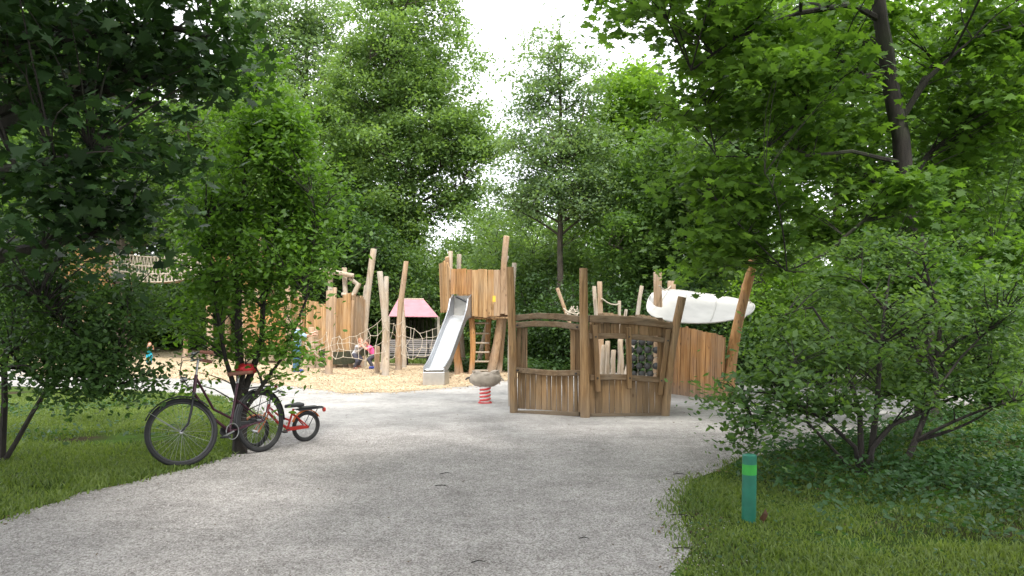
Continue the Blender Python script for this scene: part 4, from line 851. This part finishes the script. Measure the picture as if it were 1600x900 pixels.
random.seed(61)
def fence(label, a, b, h, n, mat='bark_d'):
    a, b = Vector(a), Vector(b); f = thing('fence', label, 'fence', a); d = (b - a); ln = d.length; d.normalize()
    mb = MB(); k = int(ln / .14)
    for i in range(k): p = a + d * (i + .5) * .14; mb.box(p + Vector((0, 0, h / 2 + random.uniform(-.02, .02))), (.10, .02, h))
    mb.build('boards', M[mat], f, bevel=.003)
    for i in range(n): p = a + d * ln * i / (n - 1) + Vector((0, .05, 0)); MB().tube([p + Vector((0,0,-.05)), p + Vector((0,0,h + .08))], .05, 8).build('fence_post', M[mat], f)
    return f
M['darkboard'] = wood('dark_boards', (.045,.045,.035), (.085,.08,.062), (.05,.07,.04), .6, 'z')
fence('low dark board fence behind the long bench', P(600, 520, 28.5) * Vector((1, 1, 0)), P(712, 520, 28.5) * Vector((1, 1, 0)), 1.28, 5, 'darkboard')
fence('dark board fence beyond the grass bank on the left', P(205, 500, 41) * Vector((1, 1, 0)), P(400, 500, 41) * Vector((1, 1, 0)), 1.45, 7, 'darkboard')
tpn = thing('tarpaulin_roof', 'faded rose red tarpaulin roof behind the climbing posts', 'canopy', P(648, 480, 27) * Vector((1, 1, 0)))
ra, rb = P(622, 467, 27.9), P(662, 467.5, 27.9); e1, e2 = P(607, 494, 26.6), P(685, 495, 26.6); e3, e4 = P(612, 492, 29.2), P(680, 492, 29.2)
mb = MB(); mb.add([ra, rb, e2, e1, e4, e3], [(0,3,2,1), (0,1,4,5), (1,2,4), (0,5,3)]); o = mb.build('tarpaulin', M['tarp'], tpn); o.modifiers.new('t', 'SOLIDIFY').thickness = .02
o.modifiers.new('s', 'SUBSURF').subdivision_type = 'SIMPLE'
for q in (e1, e2, e3, e4): MB().tube([Vector((q.x, q.y, -.05)), q], .045, 8).build('support_post', M['pale_v'], tpn, smooth=True)
mb = MB(); mb.tube([ra, rb], .03, 8); mb.build('ridge_pole', M['pale_v'], tpn, smooth=True)

# ---------------------------------------------------------------- plank hut with log frame (left of the climbing posts)
random.seed(19)
hut = thing('plank_hut', 'yellow-orange plank hut like a ship behind the rope net', 'play hut', ((525 - CX) / F * 23.5, 23.5, 0))
def hu(name, fn, mat='new_v', bv=.005, smooth=False): mb = MB(); fn(mb); return mb.build(name, [M[mat], M['end']] if smooth else M[mat], hut, smooth=smooth, bevel=bv)
H1 = Wall(((478 - CX) / F * 23.6, 23.6), ((548 - CX) / F * 22.9, 22.9)); H2 = Wall(((547 - CX) / F * 22.9, 22.9), ((572 - CX) / F * 24.2, 24.2))
hu('front_planks', lambda m: H1.planks(m, 0, H1.len, .42, lambda t: 1.80 + .35 * abs(t / H1.len - .3), .13, 0, .03, .003, .03, .05, .02), 'new_v')
hu('side_planks', lambda m: H2.planks(m, 0, H2.len, .42, lambda t: 2.05 - .1 * t, .12, 0, .03, .003, .03, .04, .10), 'warm_v')
def hull(m):
    vs_ = []; n = 12
    for i in range(n + 1):
        t = i / n; x_ = (484 + 90 * t - CX) / F * 22.9; zt = .62 - .15 * math.sin(t * math.pi); zb = .12 + .35 * (2 * t - 1) ** 4
        vs_ += [(x_, 22.75 + .5 * (2*t-1)**2, zb), (x_, 22.62 + .5 * (2*t-1)**2, zt), (x_, 22.70 + .5 * (2*t-1)**2, zt), (x_, 22.85 + .5 * (2*t-1)**2, zb)]
    m.add(vs_, [(i*4+k, i*4+(k+1) % 4, (i+1)*4+(k+1) % 4, (i+1)*4+k) for i in range(n) for k in range(4)])
hu('curved_hull', hull, 'darkboard')
hu('floor', lambda m: m.box(((525 - CX) / F * 23.5, 23.6, .42), (1.6, 1.2, .05)), 'old_h')
for (a, b, ad, bd, tp_, w_) in [(486, 487, 22.7, 22.7, 512, 11), (497, 493, 22.9, 22.9, 515, 9), (548, 549, 23, 23, 470, 8), (523, 522, 22.9, 22.9, 450, 8)]:
    hu('leg', lambda m: m.log(Vector(((a - CX) / F * ad, ad, -.05)), P(b, tp_, bd), w_/2/F*ad, w_/2.3/F*bd), 'warm_v', 0, True)
lf = thing('timber_arch', 'pale log gallows frame on top of the plank hut', 'timber arch', ((525 - CX) / F * 23.2, 23.2, 0))
for nm, p0, p1, w_ in [('crossbeam', P(488, 421, 23.2), P(552, 431, 23.2), 8), ('upright', Vector(((516 - CX) / F * 23.4, 23.4, -.05)), P(516, 416, 23.4), 9), ('upright', Vector(((540 - CX) / F * 23.4, 23.4, -.05)), P(538, 419, 23.4), 9), ('brace', P(546, 434, 23.3), P(561, 446, 23.3), 7), ('brace', P(561, 442, 23.3), P(549, 468, 23.3), 8), ('crossbeam', P(534, 460, 23.2), P(552, 461, 23.2), 6)]:
    MB().log(p0, p1, w_/2/F*23, w_/2.2/F*23).build(nm, [M['pale_v'], M['end']], lf, smooth=True)

# ---------------------------------------------------------------- rope bridge between two orange towers, far left
random.seed(23)
def tower(label, px, d, wd, zb, zt, tops):
    t_ = thing('play_tower', label, 'play tower', ((px - CX) / F * d, d, 0)); x_ = (px - CX) / F * d
    Wl = Wall((x_ - wd/2, d - wd/2), (x_ + wd/2, d - wd/2)); mb = MB(); Wl.planks(mb, 0, Wl.len, zb, zt, .14, 0, .03, .003, .06, .08, .03); mb.build('front_planks', M['new_o'], t_, bevel=.005)
    Ws = Wall((x_ + wd/2, d - wd/2), (x_ + wd/2 + .1, d + wd/2)); mb = MB(); Ws.planks(mb, 0, Ws.len, zb, zt, .14, 0, .03, .003, .06, .08); mb.build('side_planks', M['new_v'], t_, bevel=.005)
    mb = MB(); mb.box((x_, d, zb + .1), (wd, wd, .06)); mb.build('floor', M['old_h'], t_)
    for i, (a, b) in enumerate(((-1,-1), (1,-1), (-1,1), (1,1))): MB().log((x_ + a*wd*.48, d + b*wd*.48, -.05), (x_ + a*wd*(.48 + .06 * random.random()), d + b*wd*.5, tops[i]), .10, .08).build('leg', [M['warm_v'], M['end']], t_, smooth=True)
    return t_
tower('orange plank tower at the right end of the rope bridge', 378, 26.5, 1.5, 2.3, 3.35, (3.6, 3.9, 3.5, 4.1))
tower('orange-brown tower at the left end of the rope bridge', 150, 27.5, 1.5, 2.2, 3.7, (4.4, 4.0, 4.6, 4.2))
tower('lower orange plank tower half hidden by the young tree', 425, 25.5, 1.4, .5, 1.9, (2.3, 2.6, 2.4, 2.2))
br = thing('rope_bridge', 'sagging rope bridge with netted sides between the two orange towers', 'bridge', P(262, 430, 27) * Vector((1, 1, 0)))
def bp(t, s, h): px = 180 + 172 * t; p = P(px, 433 - 10 * t + 16 * math.sin(t * math.pi) * .8, 27.2 - .6 * t); return p + Vector((0, s, h))
mb = MB(); [mb.box(bp(t / 30, 0, 0), (.10, .8, .035)) for t in range(31)]; mb.build('treads', M['warm_v'], br, bevel=.004)
mb = MB()
for s in (-.42, .42):
    for h in (.0, .25, .5, .8): mb.tube([bp(t / 16, s, h) for t in range(17)], .02, 5)
    for t in range(33): mb.tube([bp(t / 32, s, 0), bp(min(1, (t + 1) / 32), s, .8)], .013, 4); mb.tube([bp(t / 32, s, .8), bp(min(1, (t + 1) / 32), s, 0)], .013, 4)
mb.build('net_sides', M['rope'], br, smooth=True)

# ---------------------------------------------------------------- bicycles
def wheel(root, name, c, ax, r, tyre_r, spokes=32, rimmat='rim', sidewall=None):
    c = Vector(c); ax = Vector(ax).normalized()
    wh = MB().tube([c - ax * .045, c + ax * .045], .018, 10).build(name, M['chrome'], root, smooth=True, local=True)
    MB().torus(c, ax, r - tyre_r, tyre_r, 56, 10).build('tyre', M['rubber'], wh, smooth=True, local=True)
    MB().torus(c, ax, r - tyre_r * 2.0, tyre_r * .55, 56, 6, 1.1).build('rim', M[rimmat], wh, smooth=True, local=True)
    u = ax.orthogonal().normalized(); v = ax.cross(u); mb = MB()
    for i in range(spokes):
        a = 2 * math.pi * i / spokes; b = a + (.35 if i % 4 < 2 else -.35); s = 1 if i % 2 else -1
        mb.tube([c + ax * .03 * s + (u * math.cos(b) + v * math.sin(b)) * .02, c + (u * math.cos(a) + v * math.sin(a)) * (r - tyre_r * 2)], .0013, 4, cap=False)
    mb.build('spokes', M['chrome'], wh, local=True); return wh
def steer(pt, piv, ax, ang): return Matrix.Rotation(ang, 3, ax) @ (Vector(pt) - piv) + piv
def mudguard(root, c, ax, r, a0, a1, wd, mat):
    c = Vector(c); ax = Vector(ax).normalized(); f = Vector((0,0,1)).cross(ax).normalized(); up = ax.cross(f) * 1; up = Vector((0,0,1))
    n = 22; vs_ = []
    for i in range(n + 1):
        a = R(a0 + (a1 - a0) * i / n); d = -f * math.cos(a) + up * math.sin(a)
        for s, q in ((-1, -.010), (-.6, 0), (.6, 0), (1, -.010)): vs_.append(c + d * (r + q) + ax * wd * s)
    mb = MB(); mb.add(vs_, [(i*4+k, i*4+k+1, (i+1)*4+k+1, (i+1)*4+k) for i in range(n) for k in range(3)]); o = mb.build('mudguard', M[mat], root, smooth=True, local=True); o.modifiers.new('t', 'SOLIDIFY').thickness = .002; return o

# adult bicycle: local x runs from the rear wheel to the front wheel
hd = R(-119); bike = thing('bicycle', 'black and maroon step-through bicycle with a red saddle cover leaning on the young tree', 'bicycle', (-2.82, 9.40, 0), rot=(R(5.5), 0, hd))
rw = .352; wb = 1.05
bt = Vector((.84, 0, .93)); bh = Vector((.885, 0, .74)); piv = bh; sax = (bt - bh).normalized(); ang = R(-40)
st = lambda p: steer(p, piv, sax, ang)
rb_ = Vector((0, 1, 0)); fax = Matrix.Rotation(ang, 3, sax) @ Vector((0, 1, 0))
fc = st((wb, 0, rw)); fc.z = rw + .004
wheel(bike, 'wheel', (0, 0, rw), (0, 1, 0), rw, .024, 36); wheel(bike, 'wheel', fc, fax, rw, .024, 36)
bbk = Vector((.45, 0, .29)); stp = Vector((.29, 0, .80))
part('frame', lambda m: (m.tube([bt, bh], .019, 10), m.tube([bt - Vector((0,0,.04)), bt.lerp(bbk, .5) + Vector((0,0,-.06)), Vector((.40, 0, .42))], .0135, 10), m.tube([bh, bh.lerp(bbk, .5) - Vector((.0,0,.05)), bbk], .0155, 10), m.tube([bbk, stp], .0145, 10),
      [m.tube([bbk + Vector((0, s*.02, 0)), (0, s*.055, rw)], .009, 8) for s in (-1, 1)], [m.tube([Vector((.335, s*.015, .62)), (0, s*.055, rw)], .008, 8) for s in (-1, 1)], m.tube([bbk - rb_*.035, bbk + rb_*.035], .021, 12)), M['purple'], bike)
part('fork', lambda m: (m.tube([st(bh - sax*.005 + Vector((0, s*.03, 0))) if False else st(Vector((.885, s*.045, .735))) for s in (-1, 1)], .013, 8), [m.tube([st(Vector((.886, s*.045, .74))), st(Vector((.935, s*.05, .55))), st(Vector((.975, s*.05, .44))), fc + fax * .05 * s], [.014, .012, .010, .008], 8) for s in (-1, 1)]), M['black'], bike)
part('mudguard_stay', lambda m: [m.tube([fc + fax*.05*s, fc + fax*.03*s + Vector((0,0,1)).cross(fax)*-.30*1 + Vector((0,0,.23))], .003, 5) for s in (-1, 1)], M['chrome'], bike)
hb = part('handlebar', lambda m: (m.tube([bt, bt + sax * .16], .012, 8), m.tube([st(Vector((.70, -.27, 1.10))), st(Vector((.80, -.22, 1.13))), st(Vector((.87, -.10, 1.10))), st(Vector((.835, 0, 1.085))), st(Vector((.87, .10, 1.10))), st(Vector((.80, .22, 1.13))), st(Vector((.70, .27, 1.10)))], .011, 9)), M['chrome'], bike)
for s in (-1, 1): part('grip', lambda m: m.tube([st(Vector((.66, s*.285, 1.09))), st(Vector((.78, s*.24, 1.125)))], .018, 10), M['leather'], hb)
part('bell', lambda m: m.ball(st(Vector((.84, .15, 1.13))), (.028, .028, .022), 12, 8), M['chrome'], bike)
part('front_lamp', lambda m: (m.tube([st(Vector((.93, 0, .90))), st(Vector((1.0, 0, .90)))], [.02, .035], 12)), M['chrome'], bike)
part('brake_cable', lambda m: (m.tube([st(Vector((.78, -.2, 1.13))), st(Vector((.95, -.14, 1.12))), st(Vector((1.0, -.04, .98))), st(Vector((.93, 0, .80)))], .004, 5), m.tube([st(Vector((.78, .2, 1.13))), st(Vector((.96, .16, 1.10))), st(Vector((1.0, .06, .95))), bh], .004, 5)), M['black'], bike)
mudguard(bike, (0, 0, rw), (0, 1, 0), rw + .018, -10, 185, .026, 'black'); mudguard(bike, fc, fax, rw + .018, 25, 140, .026, 'black')
part('seat_post', lambda m: m.tube([stp, Vector((.262, 0, .89))], .0125, 8), M['chrome'], bike)
part('saddle', lambda m: m.prism([(.42, .018, .925), (.36, .03, .93), (.28, .06, .93), (.18, .095, .935), (.13, .09, .935), (.12, 0, .935), (.13, -.09, .935), (.18, -.095, .935), (.28, -.06, .93), (.36, -.03, .93), (.42, -.018, .925)], (0, 0, -.045)), M['leather'], bike, .015)
part('saddle_cover', lambda m: (m.ball((.165, 0, .955), (.125, .105, .062), 18, 11, noise=.05), m.ball((.08, .01, .935), (.06, .07, .045), 12, 8, noise=.1)), M['red_cloth'], bike)
part('luggage_rack', lambda m: ([m.tube([(.24, s*.055, .73), (.02, s*.06, .735), (-.24, s*.06, .735)], .006, 6) for s in (-1, 0, 1)], [m.tube([(x_, -.06, .735), (x_, .06, .735)], .005, 6) for x_ in (-.24, -.1, .05, .2)], [m.tube([(-.14, s*.06, .735), (0, s*.065, rw)], .005, 6) for s in (-1, 1)]), M['dark_metal'], bike)
part('chain_guard', lambda m: m.prism([(.53, -.045, .34), (.55, -.045, .28), (.50, -.045, .23), (.05, -.045, .32), (-.02, -.045, .36), (.05, -.045, .385)], (0, .008, 0)), M['dark_metal'], bike, .003)
ck = part('chain_ring', lambda m: m.torus(bbk + Vector((0, .045, 0)), (0, 1, 0), .085, .006, 32, 6), M['chrome'], bike)
for s, a in ((1, R(-15)), (-1, R(165))):
    d_ = Vector((math.cos(a), 0, math.sin(a))) * .165; c_ = bbk + Vector((0, .065 * s, 0))
    pd = part('crank', lambda m: m.tube([c_, c_ + d_], [.011, .009], 8), M['chrome'], bike)
    part('pedal', lambda m: m.box(c_ + d_ + Vector((0, s*.05, 0)), (.075, .09, .022)), M['rubber'], pd, .004, False)
part('rear_reflector', lambda m: m.tube([(-.27, 0, .71), (-.285, 0, .71)], .022, 12), M['red'], bike)

# small red bicycle behind
a2 = R(-135); kb = thing('bicycle', 'small red and orange child bicycle standing behind the black bicycle', 'bicycle', (-2.52, 10.15, 0), rot=(R(-4), 0, a2))
r2 = .19; w2 = .66; ks = R(12)
wheel(kb, 'wheel', (0, 0, r2), (0, 1, 0), r2, .021, 20); wheel(kb, 'wheel', (w2, 0, r2), (math.sin(-ks), math.cos(ks), 0), r2, .021, 20)
part('frame', lambda m: (m.tube([(.50, 0, .50), (.525, 0, .40)], .017, 8), m.tube([(.525, 0, .42), (.38, 0, .27), (.25, 0, .19)], .017, 8), m.tube([(.505, 0, .47), (.36, 0, .34), (.22, 0, .28)], .012, 8), m.tube([(.25, 0, .19), (.18, 0, .42)], .014, 8), [m.tube([(.25, s*.02, .19), (0, s*.05, r2)], .009, 7) for s in (-1, 1)], [m.tube([(.19, s*.02, .36), (0, s*.05, r2)], .009, 7) for s in (-1, 1)]), M['red'], kb)
part('fork', lambda m: [m.tube([(.53, s*.035, .40), (.58, s*.045, .30), (w2, s*.045, r2)], .010, 8) for s in (-1, 1)], M['orange'], kb)
part('handlebar', lambda m: m.tube([(.43, -.21, .66), (.48, -.17, .68), (.49, 0, .62), (.48, .17, .68), (.43, .21, .66)], .010, 8), M['chrome'], kb)
part('stem', lambda m: m.tube([(.50, 0, .5), (.485, 0, .63)], .012, 8), M['chrome'], kb)
part('saddle', lambda m: m.prism([(.30, .015, .475), (.20, .045, .48), (.10, .07, .485), (.06, .05, .485), (.06, -.05, .485), (.10, -.07, .485), (.20, -.045, .48), (.30, -.015, .475)], (0, 0, -.04)), M['black'], kb, .012)
part('luggage_rack', lambda m: ([m.tube([(.14, s*.05, .40), (-.20, s*.05, .41)], .007, 6) for s in (-1, 0, 1)], m.tube([(-.20, -.05, .41), (-.23, 0, .41), (-.20, .05, .41)], .008, 6), [m.tube([(-.12, s*.05, .405), (0, s*.055, r2)], .005, 6) for s in (-1, 1)], m.box((-.02, 0, .425), (.24, .09, .012))), M['dark_metal'], kb)
part('rear_reflector', lambda m: m.tube([(-.235, 0, .375), (-.255, 0, .375)], .028, 12), M['red'], kb)
mudguard(kb, (0, 0, r2), (0, 1, 0), r2 + .016, 20, 150, .024, 'orange'); mudguard(kb, (w2, 0, r2), (0, 1, 0), r2 + .016, 20, 140, .024, 'orange')
part('chain_guard', lambda m: m.prism([(.30, .045, .215), (.30, .045, .165), (.0, .045, .172), (-.02, .045, .19), (.0, .045, .208)], (0, .008, 0)), M['red'], kb, .003)
for s in (1, -1): part('crank', lambda m: (m.tube([(.25, s*.05, .19), (.25 + s*.09, s*.055, .17)], .008, 6), m.box((.25 + s*.09, s*.09, .17), (.05, .06, .018))), M['dark_metal'], kb)

# ---------------------------------------------------------------- children at the climbing net
def caps(m, chain):
    for (p0, r0), (p1, r1) in zip(chain, chain[1:]):
        m.tube([p0, Vector(p0).lerp(Vector(p1), .5), p1], [r0, (r0 + r1) / 2, r1], 12); m.ball(p0, r0, 12, 9); m.ball(p1, r1, 12, 9)
def remesh(o, vox): r = o.modifiers.new('join', 'REMESH'); r.mode = 'VOXEL'; r.voxel_size = vox; r.use_smooth_shade = True; s = o.modifiers.new('s', 'SMOOTH'); s.iterations = 3; return o
def person(label, loc, rz, J, top, legs, hairmat, shoe, s=1.0, sleeves=.5, cap=None, long_hair=False):
    """J: joints in metres for a child 1.2 m tall; x is to the child's front"""
    p = thing('person', label, 'person', loc, rot=(0, 0, rz)); p.scale = (s, s, s); V = {k: Vector(v) for k, v in J.items()}
    m = MB(); hp_, ch, nk, hdv = V['hip'], V['chest'], V['neck'], V['head']
    caps(m, [(hp_, .095), (hp_.lerp(ch, .5), .085), (ch, .10), (nk, .04)]); caps(m, [(nk, .038), (hdv - Vector((0,0,.04)), .05)])
    m.ball(hdv, (.086, .076, .105), 16, 12); m.ball(hdv + Vector((.08, 0, -.01)), (.018, .012, .018), 8, 6)
    for s_ in (-1, 1): m.ball(hdv + Vector((0, .077 * s_, 0)), (.015, .01, .025), 8, 6)
    for sd in 'lr':
        sh, elb, wr, th, kn, an, to = (V[k + sd] for k in ('sh', 'el', 'wr', 'th', 'kn', 'an', 'to'))
        caps(m, [(ch.lerp(sh, .3) + Vector((0,0,.03)), .05), (sh, .042), (elb, .032), (wr, .022)]); caps(m, [(hp_, .08), (th, .075), (kn, .05), (an, .033)]); caps(m, [(an, .034), (to, .024)])
        d = (wr - elb).normalized(); sdv = d.cross(Vector((0, 0, 1)))
        sdv = sdv.normalized() if sdv.length > .1 else Vector((0, 1, 0)); m.ball(wr + d * .035, .026, 10, 7)
        for k, ln in enumerate((.045, .055, .052, .04)): q = wr + d * .055 + sdv * (.021 - .014 * k); caps(m, [(q, .008), (q + d * ln * .5 - Vector((0,0,.004)), .0075), (q + d * ln - Vector((0,0,.018)), .0065)])
        caps(m, [(wr + d * .02 + sdv * .024, .009), (wr + d * .05 + sdv * .048, .0075)])
    remesh(m.build('body', M['skin'], p, smooth=True, local=True), .009)
    m = MB(); caps(m, [(hp_ + (ch - hp_) * .05, .105), (hp_.lerp(ch, .5), .098), (ch, .113), (ch.lerp(nk, .55), .07)])
    for sd in 'lr': sh, elb = V['sh' + sd], V['el' + sd]; caps(m, [(ch.lerp(sh, .3) + Vector((0,0,.03)), .062), (sh, .055), (sh.lerp(elb, sleeves), .048)])
    remesh(m.build('shirt', M[top], p, smooth=True, local=True), .012)
    m = MB()
    for sd in 'lr': caps(m, [(hp_, .1), (V['th' + sd], .088), (V['kn' + sd], .062), (V['kn' + sd].lerp(V['an' + sd], .85), .052)])
    remesh(m.build('trousers', M[legs], p, smooth=True, local=True), .012)
    m = MB(); m.ball(hdv + Vector((-.018, 0, .022)), (.09, .086, .105), 16, 12, noise=.04)
    if long_hair: caps(m, [(hdv + Vector((-.06, 0, 0)), .05), (hdv + Vector((-.09, 0, -.14)), .03)])
    remesh(m.build('hair', M[hairmat], p, smooth=True, local=True), .012)
    for sd in 'lr': m = MB(); caps(m, [(V['an' + sd] - Vector((.01, 0, .02)), .04), (V['to' + sd], .033)]); remesh(m.build('shoe', M[shoe], p, smooth=True, local=True), .01)
    for s_ in (-1, 1): MB().ball(hdv + Vector((.078, .03 * s_, .012)), (.009, .012, .009), 8, 6).build('eye', M['darkcloth'], p, local=True)
    MB().ball(hdv + Vector((.082, 0, -.05)), (.006, .022, .006), 8, 6).build('mouth', M['leather'], p, local=True)
    return p
stand = dict(hip=(0,0,.62), chest=(.03,0,.88), neck=(.03,0,1.0), head=(.05,0,1.13), shl=(.03,.13,.93), shr=(.03,-.13,.93), ell=(.18,.15,.82), elr=(.20,-.14,.84), wrl=(.36,.12,.86), wrr=(.38,-.10,.92),
             thl=(0,.06,.58), thr=(0,-.06,.58), knl=(.03,.07,.34), knr=(-.02,-.07,.34), anl=(-.01,.07,.07), anr=(-.05,-.07,.07), tol=(.11,.08,.035), tor=(.07,-.08,.035))
person('child in pale blue checked shirt, jeans and blue shoes standing at the rope net', G(464, 582), R(10), stand, 'blue_shirt', 'jeans', 'hair', 'shoe', 1.12, .95)
climb = dict(hip=(-.05,0,.50), chest=(.10,0,.72), neck=(.15,0,.83), head=(.20,0,.95), shl=(.11,.12,.77), shr=(.11,-.12,.77), ell=(.26,.16,.72), elr=(.27,-.13,.78), wrl=(.40,.13,.85), wrr=(.42,-.1,.88),
             thl=(.0,.06,.48), thr=(.0,-.06,.48), knl=(.17,.08,.36), knr=(.12,-.08,.28), anl=(.02,.08,.12), anr=(.0,-.08,.065), tol=(.13,.09,.09), tor=(.12,-.09,.03))
gp = G(556, 577)
person('red-haired child in grey printed shirt crouching at the rope net', gp, R(-25), climb, 'grey_shirt', 'darkcloth', 'fair', 'leather', .80)
gp = G(588, 578); person('child in bright pink top beside the kinked front post', gp + Vector((-.1, .1, .0)), R(195), climb, 'pink', 'darkcloth', 'hair', 'shoe', .78)
sit = dict(climb); gp = G(233, 569)
person('small child in teal crouching in the chips, seen through leaves at left', gp, R(-60), climb, 'teal', 'teal', 'fair', 'shoe', .62)
